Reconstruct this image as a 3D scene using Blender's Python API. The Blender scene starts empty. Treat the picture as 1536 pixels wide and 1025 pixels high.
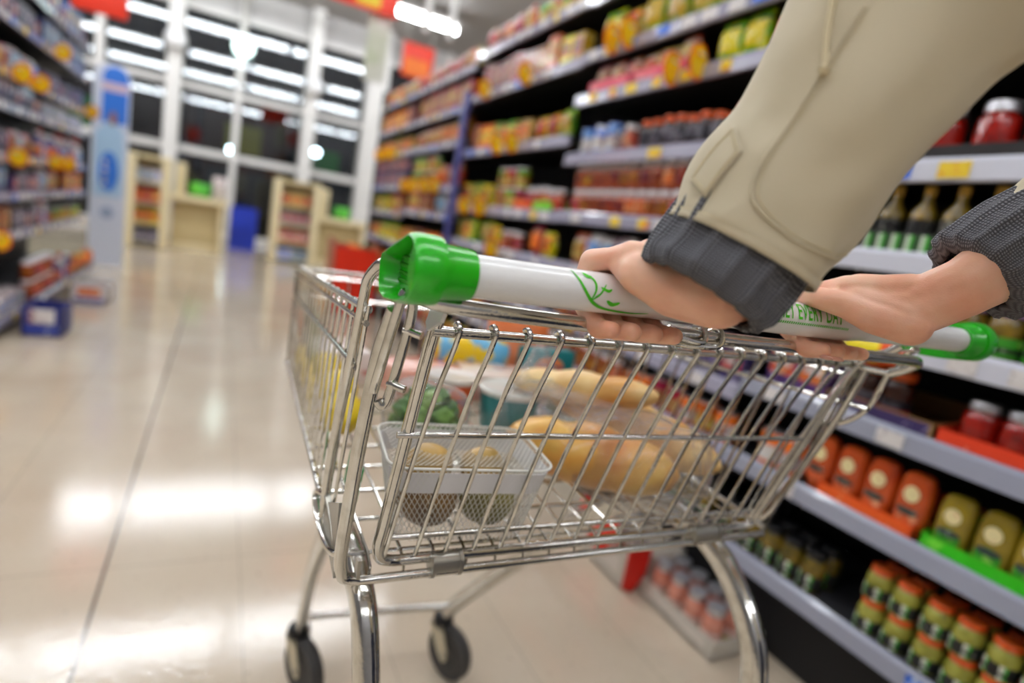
import bpy, bmesh, math, random
from mathutils import Vector, Matrix, noise
random.seed(7)
S = bpy.context.scene
COL = S.collection
PI = math.pi
V = Vector

# ------------------------------------------------------------------ materials
MATS = {}
def lin(c):
    return tuple((x/12.92 if x <= .04045 else ((x+.055)/1.055)**2.4) for x in (v/255. for v in c)) + (1,)
def mat(name, col, rough=.5, metal=0., pat=None, bump=None, coat=0., emit=0., trans=0., alpha=1., spec=.5, ior=1.45, vary=False):
    """col sRGB 0-255; pat=(col2, scale, threshold, kind); bump=(scale, strength)"""
    if name in MATS: return MATS[name]
    m = bpy.data.materials.new(name); m.use_nodes = True; MATS[name] = m
    nt = m.node_tree; b = nt.nodes['Principled BSDF']; L = nt.links
    b.inputs['Base Color'].default_value = lin(col)
    b.inputs['Roughness'].default_value = rough
    b.inputs['Metallic'].default_value = metal
    b.inputs['Specular IOR Level'].default_value = spec
    b.inputs['IOR'].default_value = ior
    b.inputs['Coat Weight'].default_value = coat
    b.inputs['Coat Roughness'].default_value = .08
    b.inputs['Transmission Weight'].default_value = trans
    b.inputs['Alpha'].default_value = alpha
    if emit:
        b.inputs['Emission Color'].default_value = lin(col); b.inputs['Emission Strength'].default_value = emit
    if pat or bump:
        tc = nt.nodes.new('ShaderNodeTexCoord')
        oi = nt.nodes.new('ShaderNodeObjectInfo')
        ad = nt.nodes.new('ShaderNodeVectorMath'); ad.operation = 'MULTIPLY_ADD'
        cb = nt.nodes.new('ShaderNodeCombineXYZ')
        for i in range(3): L.new(oi.outputs['Random'], cb.inputs[i])
        L.new(cb.outputs[0], ad.inputs[0]); ad.inputs[1].default_value = (3.1, 5.3, 7.7)
        L.new(tc.outputs['Object'], ad.inputs[2])
    if pat:
        c2, sc, th, kind = pat
        if kind == 'v':
            t = nt.nodes.new('ShaderNodeTexVoronoi'); t.inputs['Scale'].default_value = sc; src = t.outputs['Distance']
        elif kind == 'w':
            t = nt.nodes.new('ShaderNodeTexWave'); t.inputs['Scale'].default_value = sc; src = t.outputs['Fac']
            t.bands_direction = 'Y'
        else:
            t = nt.nodes.new('ShaderNodeTexNoise'); t.inputs['Scale'].default_value = sc; src = t.outputs['Fac']; t.inputs['Detail'].default_value = 3
        L.new((ad if kind != 'w' else tc).outputs[0 if kind != 'w' else 3], t.inputs['Vector'])
        r = nt.nodes.new('ShaderNodeValToRGB')
        r.color_ramp.elements[0].position = max(0, th-.04); r.color_ramp.elements[1].position = min(1, th+.04)
        r.color_ramp.elements[0].color = lin(col); r.color_ramp.elements[1].color = lin(c2)
        if kind == 'soft':
            r.color_ramp.elements[0].position = max(0, th-.2); r.color_ramp.elements[1].position = min(1, th+.2)
        L.new(src, r.inputs[0])
        if vary:
            hs = nt.nodes.new('ShaderNodeHueSaturation'); hs.inputs['Saturation'].default_value = 1.12
            mr = nt.nodes.new('ShaderNodeMapRange'); mr.inputs[3].default_value = .5; mr.inputs[4].default_value = 1.05; L.new(oi.outputs['Random'], mr.inputs[0]); L.new(mr.outputs[0], hs.inputs['Value'])
            mh = nt.nodes.new('ShaderNodeMath'); mh.operation = 'MULTIPLY_ADD'; mh.inputs[1].default_value = .07; mh.inputs[2].default_value = .465; L.new(oi.outputs['Random'], mh.inputs[0]); L.new(mh.outputs[0], hs.inputs['Hue'])
            L.new(r.outputs[0], hs.inputs['Color']); L.new(hs.outputs[0], b.inputs['Base Color'])
        else: L.new(r.outputs[0], b.inputs['Base Color'])
    if bump:
        n = nt.nodes.new('ShaderNodeTexNoise'); n.inputs['Scale'].default_value = bump[0]; n.inputs['Detail'].default_value = 4
        L.new(tc.outputs['Object'], n.inputs['Vector'])
        bp = nt.nodes.new('ShaderNodeBump'); bp.inputs['Strength'].default_value = bump[1]; bp.inputs['Distance'].default_value = .002
        L.new(n.outputs['Fac'], bp.inputs['Height']); L.new(bp.outputs[0], b.inputs['Normal'])
    return m

chrome = mat('zinc plated steel', (216, 214, 208), .13, 1., pat=((176, 172, 162), 60, .68, 'soft'), bump=(260, .08))
steel = mat('dull steel', (172, 169, 160), .32, 1., bump=(120, .1))
green = mat('green plastic', (28, 172, 14), .28, coat=.4)
greend = mat('ribbed green plastic', (42, 140, 14), .45)
whitep = mat('white plastic', (236, 236, 236), .25, coat=.5)
blackp = mat('black plastic', (22, 22, 24), .4)
rubber = mat('grey rubber', (62, 60, 58), .6)
hubm = mat('wheel hub', (112, 104, 96), .5)
gprint = mat('green print', (76, 196, 36), .4)
kprint = mat('dark print', (50, 50, 52), .5)
shelfblk = mat('black shelf steel', (16, 16, 18), .6)
shelfgry = mat('graphite shelf steel', (46, 46, 50), .55)
railm = mat('grey price rail', (158, 162, 180), .22, coat=.5)
railw = mat('white price rail', (214, 216, 228), .25, coat=.4)
railf = mat('lilac price rail', (164, 162, 182), .22, coat=.5)
ticket = mat('white ticket', (226, 222, 220), .5, pat=((196, 190, 190), 60, .6, 'n'))
ticketb = mat('blue ticket', (40, 105, 215), .5, pat=((200, 215, 240), 70, .62, 'n'))
tickety = mat('yellow ticket', (240, 206, 50), .5, pat=((232, 96, 50), 30, .6, 'n'))
cream = mat('cream laminate', (226, 212, 172), .5)
creamd = mat('tan laminate', (196, 178, 132), .5)
whitewall = mat('white paint', (226, 224, 220), .6)

# ------------------------------------------------------------------ mesh builder
class MB:
    def __init__(s): s.v = []; s.f = []; s.m = []; s.cur = 0; s.xf = None
    def add(s, vs, fs, m=None):
        o = len(s.v)
        s.v += [tuple(s.xf @ V(p)) if s.xf else tuple(p) for p in vs]
        s.f += [tuple(i+o for i in f) for f in fs]; s.m += [s.cur if m is None else m]*len(fs)
    def box(s, a, b, m=None):
        (x0, y0, z0), (x1, y1, z1) = [tuple(min(p, q) for p, q in zip(a, b)), tuple(max(p, q) for p, q in zip(a, b))]
        s.add([(x0,y0,z0),(x1,y0,z0),(x1,y1,z0),(x0,y1,z0),(x0,y0,z1),(x1,y0,z1),(x1,y1,z1),(x0,y1,z1)],
              [(0,3,2,1),(4,5,6,7),(0,1,5,4),(1,2,6,5),(2,3,7,6),(3,0,4,7)], m)
    def rbox(s, a, b, r, m=None, seg=3):
        bm = bmesh.new(); bmesh.ops.create_cube(bm, size=1)
        a, b = V(a), V(b); c = (a+b)/2; d = b-a
        for v in bm.verts: v.co = V((v.co.x*abs(d.x), v.co.y*abs(d.y), v.co.z*abs(d.z))) + c
        bmesh.ops.bevel(bm, geom=bm.edges[:], offset=r, segments=seg, affect='EDGES', profile=.5)
        bm.verts.ensure_lookup_table(); s.addbm(bm, m)
    def addbm(s, bm, m=None):
        bm.verts.index_update()
        s.add([v.co[:] for v in bm.verts], [[v.index for v in f.verts] for f in bm.faces], m); bm.free()
    def tube(s, pts, r, n=8, m=None, closed=False, cap=True):
        pts = [V(p) for p in pts]; k = len(pts); rs = r if isinstance(r, (list, tuple)) else [r]*k
        def tan(i):
            if closed: return (pts[(i+1) % k]-pts[i-1]).normalized()
            if i == 0: return (pts[1]-pts[0]).normalized()
            if i == k-1: return (pts[-1]-pts[-2]).normalized()
            return ((pts[i+1]-pts[i]).normalized()+(pts[i]-pts[i-1]).normalized()).normalized()
        t = tan(0); up = V((0,0,1)) if abs(t.z) < .9 else V((1,0,0))
        nrm = t.cross(up).normalized(); vs = []; fs = []
        for i in range(k):
            t = tan(i); nrm = (nrm-t*nrm.dot(t)).normalized(); bn = t.cross(nrm)
            for j in range(n):
                a = 2*PI*j/n; vs.append(pts[i]+(nrm*math.cos(a)+bn*math.sin(a))*rs[i])
        for i in range(k if closed else k-1):
            for j in range(n):
                a = i*n+j; b = i*n+(j+1) % n; c = ((i+1) % k)*n+(j+1) % n; d = ((i+1) % k)*n+j
                fs.append((a, b, c, d))
        if cap and not closed:
            fs.append(tuple(range(n-1, -1, -1))); fs.append(tuple((k-1)*n+j for j in range(n)))
        s.add(vs, fs, m)
    def lathe(s, prof, n=20, c=(0,0,0), m=None, ms=None, sx=1, sy=1, power=None):
        """prof [(r,z)...]; ms material per band"""
        vs = []; c = V(c)
        for r, z in prof:
            for j in range(n):
                a = 2*PI*j/n; ca, sa = math.cos(a), math.sin(a)
                if power:
                    q = (abs(ca)**power+abs(sa)**power)**(-1/power); ca, sa = ca*q, sa*q
                vs.append((c.x+r*ca*sx, c.y+r*sa*sy, c.z+z))
        for i in range(len(prof)-1):
            s.add([], [], m)
        o = len(s.v); s.v += [tuple(s.xf @ V(p)) if s.xf else p for p in vs]
        for i in range(len(prof)-1):
            for j in range(n):
                s.f.append((o+i*n+j, o+i*n+(j+1) % n, o+(i+1)*n+(j+1) % n, o+(i+1)*n+j))
                s.m.append(ms[i] if ms else (s.cur if m is None else m))
        if prof[0][0] > 1e-5: s.f.append(tuple(o+j for j in range(n-1, -1, -1))); s.m.append(ms[0] if ms else (s.cur if m is None else m))
        if prof[-1][0] > 1e-5: s.f.append(tuple(o+(len(prof)-1)*n+j for j in range(n))); s.m.append(ms[-1] if ms else (s.cur if m is None else m))
    def prism(s, poly, h0, h1, axis='x', m=None):
        n = len(poly)
        def P(u, v, h): return {'x': (h, u, v), 'y': (u, h, v), 'z': (u, v, h)}[axis]
        s.add([P(u, v, h0) for u, v in poly]+[P(u, v, h1) for u, v in poly],
              [tuple(range(n-1, -1, -1)), tuple(range(n, 2*n))]+[(i, (i+1) % n, n+(i+1) % n, n+i) for i in range(n)], m)
    def grid(s, fn, nu, nv, m=None, wrapu=False):
        vs = [fn(i/(nu if wrapu else nu-1), j/(nv-1)) for j in range(nv) for i in range(nu)]
        fs = []
        for j in range(nv-1):
            for i in range(nu if wrapu else nu-1):
                i2 = (i+1) % nu
                fs.append((j*nu+i, j*nu+i2, (j+1)*nu+i2, (j+1)*nu+i))
        s.add(vs, fs, m)
    def build(s, name, mats, parent=None, smooth=True, ang=40, weld=False, world=False):
        me = bpy.data.meshes.new(name)
        me.from_pydata(s.v, [], [f for f in s.f]); me.validate(clean_customdata=False) if False else None
        mats = mats if isinstance(mats, (list, tuple)) else [mats]
        for q in mats: me.materials.append(q)
        if len(mats) > 1: me.polygons.foreach_set('material_index', s.m)
        bm = bmesh.new(); bm.from_mesh(me)
        if weld: bmesh.ops.remove_doubles(bm, verts=bm.verts, dist=1e-5)
        bmesh.ops.recalc_face_normals(bm, faces=bm.faces); bm.to_mesh(me); bm.free()
        if smooth:
            me.shade_smooth(); me.set_sharp_from_angle(angle=math.radians(ang))
        o = bpy.data.objects.new(name, me); COL.objects.link(o)
        if parent:
            o.parent = parent
            if world: o.matrix_parent_inverse = parent.matrix_basis.inverted()
        return o

def tag(o, label=None, cat=None, group=None, kind=None):
    if label: o['label'] = label
    if cat: o['category'] = cat
    if group: o['group'] = group
    if kind: o['kind'] = kind
    return o
def empty(name, loc=(0,0,0), rz=0):
    o = bpy.data.objects.new(name, None); COL.objects.link(o); o.location = loc; o.rotation_euler = (0,0,rz); o.empty_display_size = .05
    return o
def copy_tree(o, parent=None):
    c = o.copy(); COL.objects.link(c)
    if parent: c.parent = parent
    for ch in o.children: copy_tree(ch, c)
    return c
def arc(c, r, a0, a1, n, f):  # list of points via f(cos,sin)
    return [f(c, r*math.cos(a0+(a1-a0)*i/n), r*math.sin(a0+(a1-a0)*i/n)) for i in range(n+1)]
def smoothpath(pts, k=5):
    pts = [V(p) for p in pts]; out = []
    P = [pts[0]]+pts+[pts[-1]]
    for i in range(1, len(P)-2):
        p0, p1, p2, p3 = P[i-1], P[i], P[i+1], P[i+2]
        for j in range(k):
            t = j/k
            out.append(.5*((2*p1)+(p2-p0)*t+(2*p0-5*p1+4*p2-p3)*t*t+(3*p1-p0-3*p2+p3)*t**3))
    out.append(pts[-1]); return out

# ------------------------------------------------------------------ the shop shell
YW, ZC = 12.65, 4.5
def struct(name, mb, m, **k):
    o = mb.build(name, m, **k); o['kind'] = 'structure'; return o
def floor_mat():
    m = bpy.data.materials.new('terrazzo tiles'); m.use_nodes = True; nt = m.node_tree; L = nt.links; b = nt.nodes['Principled BSDF']
    geo = nt.nodes.new('ShaderNodeNewGeometry')
    n1 = nt.nodes.new('ShaderNodeTexNoise'); n1.inputs['Scale'].default_value = 2.2; n1.inputs['Detail'].default_value = 4
    n2 = nt.nodes.new('ShaderNodeTexVoronoi'); n2.inputs['Scale'].default_value = 130
    n3 = nt.nodes.new('ShaderNodeTexNoise'); n3.inputs['Scale'].default_value = 55; n3.inputs['Detail'].default_value = 5
    for n in (n1, n2, n3): L.new(geo.outputs['Position'], n.inputs['Vector'])
    r1 = nt.nodes.new('ShaderNodeValToRGB'); r1.color_ramp.elements[0].position = .3; r1.color_ramp.elements[1].position = .7
    r1.color_ramp.elements[0].color = lin((196, 178, 156)); r1.color_ramp.elements[1].color = lin((210, 196, 174))
    L.new(n1.outputs['Fac'], r1.inputs[0])
    r3 = nt.nodes.new('ShaderNodeValToRGB'); r3.color_ramp.elements[0].position = .62; r3.color_ramp.elements[1].position = .72
    r3.color_ramp.elements[0].color = (0,0,0,1); r3.color_ramp.elements[1].color = (.55,.55,.55,1); L.new(n3.outputs['Fac'], r3.inputs[0])
    mx = nt.nodes.new('ShaderNodeMixRGB'); L.new(r3.outputs[0], mx.inputs[0]); L.new(r1.outputs[0], mx.inputs[1]); mx.inputs[2].default_value = lin((158, 140, 124))
    r2 = nt.nodes.new('ShaderNodeValToRGB'); r2.color_ramp.elements[0].position = .08; r2.color_ramp.elements[1].position = .2
    r2.color_ramp.elements[0].color = (.5,.5,.5,1); r2.color_ramp.elements[1].color = (0,0,0,1); L.new(n2.outputs['Distance'], r2.inputs[0])
    mx2 = nt.nodes.new('ShaderNodeMixRGB'); L.new(r2.outputs[0], mx2.inputs[0]); L.new(mx.outputs[0], mx2.inputs[1]); mx2.inputs[2].default_value = lin((214, 202, 184))
    # joints: x = -.205 wide, every .32 thin; y joints every 1.45
    sep = nt.nodes.new('ShaderNodeSeparateXYZ'); L.new(geo.outputs['Position'], sep.inputs[0])
    def M(op, a, bb=None, c=None):
        n = nt.nodes.new('ShaderNodeMath'); n.operation = op
        for i, q in enumerate((a, bb, c)):
            if q is None: continue
            if isinstance(q, (int, float)): n.inputs[i].default_value = q
            else: L.new(q, n.inputs[i])
        return n.outputs[0]
    wide = M('LESS_THAN', M('ABSOLUTE', M('PINGPONG', M('ADD', sep.outputs[0], .2095), 1.28)), .0042)
    th = M('LESS_THAN', M('PINGPONG', M('ADD', sep.outputs[0], .2095), .16), .0012)
    ty = M('LESS_THAN', M('PINGPONG', M('ADD', sep.outputs[1], -1.65), .73), .0015)
    thin = M('MULTIPLY', M('MAXIMUM', th, ty), .42)
    jf = M('MAXIMUM', M('MULTIPLY', wide, .85), thin)
    mx3 = nt.nodes.new('ShaderNodeMixRGB'); L.new(jf, mx3.inputs[0]); L.new(mx2.outputs[0], mx3.inputs[1]); mx3.inputs[2].default_value = lin((78, 72, 70))
    L.new(mx3.outputs[0], b.inputs['Base Color'])
    rr = nt.nodes.new('ShaderNodeMapRange'); L.new(n1.outputs['Fac'], rr.inputs[0]); rr.inputs[3].default_value = .06; rr.inputs[4].default_value = .13
    L.new(rr.outputs[0], b.inputs['Roughness']); b.inputs['Specular IOR Level'].default_value = .85
    bp = nt.nodes.new('ShaderNodeBump'); bp.inputs['Strength'].default_value = .05; bp.inputs['Distance'].default_value = .01; L.new(n3.outputs['Fac'], bp.inputs['Height']); L.new(bp.outputs[0], b.inputs['Normal'])
    return m
f = MB(); f.box((-7, -4.5, -.1), (8, YW, 0)); struct('floor', f, floor_mat(), smooth=False)
f = MB(); f.box((-7, -4.5, ZC), (8, YW+.2, ZC+.1)); struct('ceiling', f, mat('grey ceiling', (172, 168, 166), .8, bump=(3, .3)), smooth=False)
greyw = mat('grey painted wall', (120, 118, 120), .7)
f = MB(); f.box((-7.1, -4.5, 0), (-7, YW, ZC)); struct('wall_left', f, greyw, smooth=False)
f = MB(); f.box((8, -4.5, 0), (8.1, YW, ZC)); struct('wall_right', f, greyw, smooth=False)
f = MB(); f.box((-7, -4.6, 0), (8, -4.5, ZC)); struct('wall_back', f, greyw, smooth=False)
# window wall
pm = bpy.data.materials.new('window glass at night'); pm.use_nodes = True; nt = pm.node_tree; nt.nodes.clear()
out = nt.nodes.new('ShaderNodeOutputMaterial'); mxs = nt.nodes.new('ShaderNodeMixShader'); tr = nt.nodes.new('ShaderNodeBsdfTransparent'); gl = nt.nodes.new('ShaderNodeBsdfGlossy')
gl.inputs['Roughness'].default_value = .02; mxs.inputs[0].default_value = .085; tr.inputs['Color'].default_value = (.62, .68, .7, 1)
nt.links.new(tr.outputs[0], mxs.inputs[1]); nt.links.new(gl.outputs[0], mxs.inputs[2]); nt.links.new(mxs.outputs[0], out.inputs[0])
f = MB(); f.box((-7, YW, 0), (8, YW+.012, 4.02)); struct('window_1', f, pm, smooth=False)
def trim(name, a, b, m=whitewall):
    f = MB(); f.rbox(a, b, .01, seg=1); return struct(name, f, m)
k = 1
f = MB(); f.box((-7, YW-.05, 4.0), (8, YW+.1, ZC)); struct('wall_front', f, mat('bulkhead paint', (196, 194, 192), .7), smooth=False)
for a, b in (((-7, YW-.12, 2.62), (8, YW-.01, 2.72)), ((-7, YW-.12, 1.5), (8, YW-.01, 1.62)), ((-7, YW-.12, 0), (8, YW-.01, .14)), ((-7, YW-.12, 3.94), (8, YW-.06, 4.03))):
    trim('trim_%d' % k, a, b); k += 1
for x, w in ((-5.4, .26), (-4.2, .12), (-3.1, .27), (-2.0, .12), (-.915, .23), (.11, .11), (1.35, .22), (2.56, .40), (4.0, .12), (5.4, .26)):
    if w > .2:
        trim('trim_%d' % k, (x-w/2, YW-.36, 0), (x+w/2, YW-.06, ZC)); k += 1
    else:
        trim('trim_%d' % k, (x-w/2, YW-.2, 0), (x+w/2, YW-.02, ZC)); k += 1
# round lamps fixed on the columns
for x, z, r, lab in ((-.9, 3.28, .17, 'white round fitting on the column left of the doorway'), (1.36, 3.1, .16, 'white round fitting on the column right of the doorway')):
    m_ = MB(); m_.lathe([(0, -r)]+[(r*math.cos(a), r*math.sin(a)) for a in [(-.5+i/10)*PI for i in range(1, 10)]]+[(0, r)], 20)
    o = m_.build('round_fitting', mat('white fitting', (240, 240, 240), .4, emit=.0)); o.location = (x, YW-.36-r+.004, z)
    tag(o, lab, 'light fitting')
g = empty('globe_lamp', (.13, YW-.32, 3.5)); tag(g, 'glowing white globe lamp on the thin middle post', 'lamp')
m_ = MB(); r = .17; m_.lathe([(0, -r)]+[(r*math.cos(a), r*math.sin(a)) for a in [(-.5+i/10)*PI for i in range(1, 10)]]+[(0, r)], 20); m_.build('globe', mat('globe glow', (225, 255, 250), .4, emit=4), g)
m_ = MB(); m_.lathe([(.05, .16), (.05, .2), (.02, .21), (.02, .9)], 12); m_.build('holder', steel, g)

# outside: dark car park with a shop across the way
f = MB(); f.box((-30, YW+.3, -.15), (30, 60, -.05)); tag(f.build('ground', mat('asphalt', (34, 34, 38), .8), smooth=False), kind='structure')
def farbuilding(x0, x1, y, h, colr, sign, label):
    e = empty('building', ((x0+x1)/2, y, -.1)); tag(e, label, 'building')
    w = (x1-x0)/2
    m_ = MB(); m_.box((-w, 0, 0), (w, 4, h)); m_.build('wall', mat('facade %s' % (colr,), colr, .8), e, smooth=False)
    m_ = MB(); m_.box((-w*.5, -.1, h*.55), (w*.35, 0, h*.8)); m_.build('sign', mat('sign %s' % (sign,), sign, .5, emit=.35), e, smooth=False)
    m_ = MB(); m_.box((-w*.9, -.05, 0), (w*.9, 0, h*.4)); m_.build('shopfront', mat('shopfront glass', (96, 90, 92), .2, emit=.12), e, smooth=False)
farbuilding(-8.5, -1.2, 26, 4.2, (90, 44, 36), (30, 150, 40), 'dark red building outside the window with a green sign')
farbuilding(-.9, 2.2, 27, 4.5, (110, 50, 26), (150, 140, 20), 'brown building outside the middle window with a yellow sign')
farbuilding(2.4, 5.0, 26, 4.0, (58, 66, 72), (30, 130, 50), 'grey building outside with a small green sign')
farbuilding(5.2, 12, 27, 4.6, (34, 44, 84), (40, 60, 130), 'dark blue building outside beyond the right hand panes')
for x, y, z, lab in ((.12, 21, 2.2, 'street lamp outside seen beside the thin post'), (2.6, 21, 2.65, 'street lamp outside seen between the two right columns')):
    e = empty('street_lamp', (x, y, -.05)); tag(e, lab, 'street lamp')
    m_ = MB(); m_.tube([(0,0,0), (0,0,z-.05)], .04, 8); m_.build('pole', steel, e)
    m_ = MB(); m_.lathe([(0, z-.13), (.1, z-.08), (.14, z), (.1, z+.08), (0, z+.13)], 16); m_.build('lamp_head', mat('street lamp glow', (230, 250, 255), .4, emit=30), e)

# ceiling light rows
tubem = mat('fluorescent tube', (246, 250, 255), .4, emit=30)
for ri, (yy, x0, x1, lab) in enumerate(((10.2, -5.6, 3.35, 'the row over the checkouts'), (6.8, -5.6, 6.4, 'the row over the end of the shelves'),
                                   (3.4, -5.6, 6.4, 'the row over the middle of the aisle'), (.0, -5.6, 6.4, 'the row above the trolley'), (-3.4, -5.6, 6.4, 'the row behind the shopper'))):
    if yy < -5: continue
    n = round((x1-x0)/2.0)
    w = (x1-x0)/n
    for i in range(n):
        e = empty('ceiling_light', (x1-w*(i+.5), yy, 4.34))
        tag(e, 'white fluorescent batten in '+lab, 'ceiling light', 'ceiling lights in '+lab)
        if ri == 0 and i == 0 or True:
            pass
        m_ = MB(); m_.box((-w/2+.03, -.09, -.04), (w/2-.03, .09, .0)); m_.build('housing', whitewall, e, smooth=False)
        for s_ in (-1, 1):
            m_ = MB(); m_.tube([(s_*w*.3, 0, 0), (s_*w*.3, 0, ZC-4.34)], .006, 6); m_.build('drop_rod', steel, e)
        m_ = MB()
        m_.tube([(-w/2+.05, 0, -.1), (w/2-.05, 0, -.1)], .05, 10); m_.build('tube', tubem, e)
        for s_ in (-1, 1):
            m_ = MB(); m_.box((s_*(w/2-.05)-.015, -.05, -.13), (s_*(w/2-.05)+.015, .05, -.03)); m_.build('end_bracket', whitewall, e, smooth=False)

# ------------------------------------------------------------------ hanging signs
def hanging_sign(x0, x1, z0, z1, y, m1, m2, label):
    e = empty('hanging_sign', ((x0+x1)/2, y, z0)); tag(e, label, 'sign')
    w = (x1-x0)/2; h = z1-z0
    m_ = MB(); m_.rbox((-w, -.012, 0), (w, .012, h), .008, m=0, seg=2)
    m_.build('board', m1, e)
    if m2: m2(e, w, h)
    for s_ in (-1, 1):
        m_ = MB(); m_.tube([(s_*w*.8, 0, h), (s_*w*.8, 0, ZC-z0)], .004, 6); m_.build('hanging_wire', steel, e)
redm = mat('red sign board', (226, 52, 22), .45)
def yellowpatch(e, w, h):
    m_ = MB(); m_.box((-w*.25, -.016, .04), (w*.45, -.0125, h*.8)); m_.build('printed_panel', mat('yellow print', (225, 190, 30), .5), e, smooth=False)
def orangepatch(e, w, h):
    m_ = MB(); m_.box((-w*.85, -.016, .02), (w*.7, -.0125, h*.55)); m_.build('printed_panel', mat('orange print', (240, 120, 30), .5), e, smooth=False)
hanging_sign(-1.06, -.72, 2.085, 2.5, 5.5, redm, None, 'plain red hanging sign above the end of the left-hand shelves')
hanging_sign(.78, 1.46, 2.99, 3.4, 6.5, redm, yellowpatch, 'red hanging sign with a yellow panel high over the aisle')
hanging_sign(1.56, 1.9, 2.48, 2.82, 6.5, redm, orangepatch, 'small red and orange hanging sign above the right-hand shelves')
e = empty('hanging_poster', (1.3, 6.6, 2.35)); tag(e, 'pale narrow hanging poster beside the right-hand shelves', 'poster')
m_ = MB(); m_.box((-.1, -.004, 0), (.12, .004, .66)); m_.build('sheet', mat('pale poster', (196, 194, 184), .4, pat=((168, 176, 140), 5, .55, 'soft')), e, smooth=False)
m_ = MB(); m_.tube([(0, 0, .66), (0, 0, ZC-2.35)], .005, 6); m_.build('hanging_wire', steel, e)
for x in (1.72, 1.98):
    m_ = MB(); m_.tube([(0, 0, 0), (0, 0, ZC-2.9)], .035, 10); o = m_.build('ceiling_post', whitewall); o.location = (x, 6.3, 2.9)
    tag(o, 'white drop post from the ceiling, '+('nearer the poster' if x < 1.8 else 'further from the poster'), 'post')

# ------------------------------------------------------------------ shelving bays
def bay(name, label, group, y0, y1, rails, xf, xb, side, railm_, top=None, tick=True, lowx=None, gseed=0, ticks=None):
    """side +1: shelves to the right of the aisle (front at xf, back at xb>xf)"""
    rnd = random.Random(gseed)
    e = empty('shelving_bay', (xf, y0, 0)); tag(e, label, 'shelving', group)
    L = y1-y0; d = (xb-xf)
    sg = 1 if d > 0 else -1
    H = top or (rails[-1]+.12)
    def bx(nm, a, b, m, par=e, r=.0):
        q = MB(); q.box(a, b) if not r else q.rbox(a, b, r, seg=2); return q.build(nm, m, par, smooth=bool(r))
    bx('back_panel', (d-sg*.02, 0, 0), (d, L, H), shelfblk)
    bx('base_plinth', (sg*.06, 0, 0), (d-sg*.02, L, rails[0]-.07), shelfblk)
    bx('upright', (d-sg*.06, 0, 0), (d-sg*.02, .03, H), shelfgry)
    for i, z in enumerate(rails):
        x0 = 0 if not (i == 0 and lowx) else lowx-xf
        sh = bx('shelf', (x0+sg*.012, .004, z-.03), (d-sg*.02, L-.004, z-.006), shelfblk if i else shelfgry)
        q = MB()
        q.prism([(x0-sg*.004, z-.05), (x0+sg*.012, z-.052), (x0+sg*.012, z), (x0+sg*.006, z+.002), (x0-sg*.002, z-.008)], .004, L-.004, 'y')
        q.build('price_rail', railm_[i] if isinstance(railm_, list) else railm_, sh, smooth=False)
        if tick:
            yy = .05+rnd.random()*.1
            while yy < L-.1:
                if rnd.random() < .6:
                    r_ = rnd.random()
                    tm = (ticks[i] if ticks and ticks[i] else (ticket if r_ < .75 else (ticketb if r_ < .87 else tickety)))
                    w = .045+rnd.random()*.03
                    q = MB(); xx = x0-sg*.0065
                    q.box((xx, yy, z-.045), (xx+sg*.002, yy+w, z-.01)); q.build('price_ticket', tm, sh, smooth=False)
                yy += .09+rnd.random()*.09
    return e
XF, XB = 1.40, 1.86
RA = [.255, .52, .75, .95, 1.145, 1.355, 1.60, 1.82, 2.12]
RB = [.255, .52, .71, .95, 1.18, 1.44, 1.70, 1.885, 2.13]
RC = [.255, .52, .71, .95, 1.175, 1.53, 1.875, 2.14]
RD = [.255, .52, .80, 1.10, 1.30, 1.61, 1.84, 2.09]
BY = {'A': (-.55, 1.18), 'B': (1.18, 2.45), 'C': (2.45, 3.82), 'D': (3.82, 5.15), 'E': (5.15, 6.4)}
RR = {'A': RA, 'B': RB, 'C': RC, 'D': RD, 'E': [.255, .52, .80, 1.06, 1.30, 1.60, 1.84, 2.09]}
GR = 'shelving bays right of the aisle'
BN = {'A': 'nearest right-hand bay', 'B': 'bay behind beige sleeve', 'C': 'bay before blue post', 'D': 'bay past blue post', 'E': 'last right-hand bay'}
wr = [railm, railm, railm, railw, railw, railw, railw, railw, railw]
yt = [None, None, None, None, None, tickety, tickety, None, None]
bay('A', 'nearest right-hand shelving bay stocked with jars and sauce bottles', GR, *BY['A'], RA, XF, XB, 1, wr, 2.3, gseed=3)
bay('B', 'right-hand shelving bay partly behind the beige sleeve, with orange and yellow tickets', GR, *BY['B'], RB, XF, XB, 1, railf, 2.3, gseed=4, ticks=yt)
bay('C', 'right-hand shelving bay in front of the blue upright, with cabbage-green packs', GR, *BY['C'], RC, XF, XB, 1, railf, 2.3, gseed=5)
bay('D', 'right-hand shelving bay just past the blue upright', GR, *BY['D'], RD, XF, XB, 1, railf, 2.25, gseed=6)
bay('E', 'right-hand shelving bay at the far end near the window', GR, *BY['E'], RR['E'], XF, XB, 1, railf, 2.25, gseed=7)
o = MB(); o.rbox((XF-.042, 3.80, 0), (XF-.007, 3.85, 1.9), .006, seg=2)
tag(o.build('divider_post', mat('blue violet post', (72, 74, 140), .4)), 'blue-violet upright post between two right-hand bays', 'post')
o = MB(); o.box((XF, 6.405, 0), (XB, 6.44, 2.25)); tag(o.build('end_panel', shelfgry, smooth=False), 'dark end panel closing the right-hand shelves', 'panel')
LXF, LXB = -1.15, -1.58
RL = [.12, .53, .77, 1.0, 1.29, 1.48, 1.775, 2.03]
GL = 'shelving bays left of the aisle'
bay('L1', 'left-hand shelving bay nearest the camera, cut by the frame edge', GL, 3.9, 5.3, RL, LXF, LXB, -1, railf, 2.3, gseed=8, lowx=-1.03)
bay('L2', 'left-hand shelving bay beside the blue and white standee', GL, 5.3, 6.75, RL, LXF, LXB, -1, railf, 2.3, gseed=9, lowx=-1.03)

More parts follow.
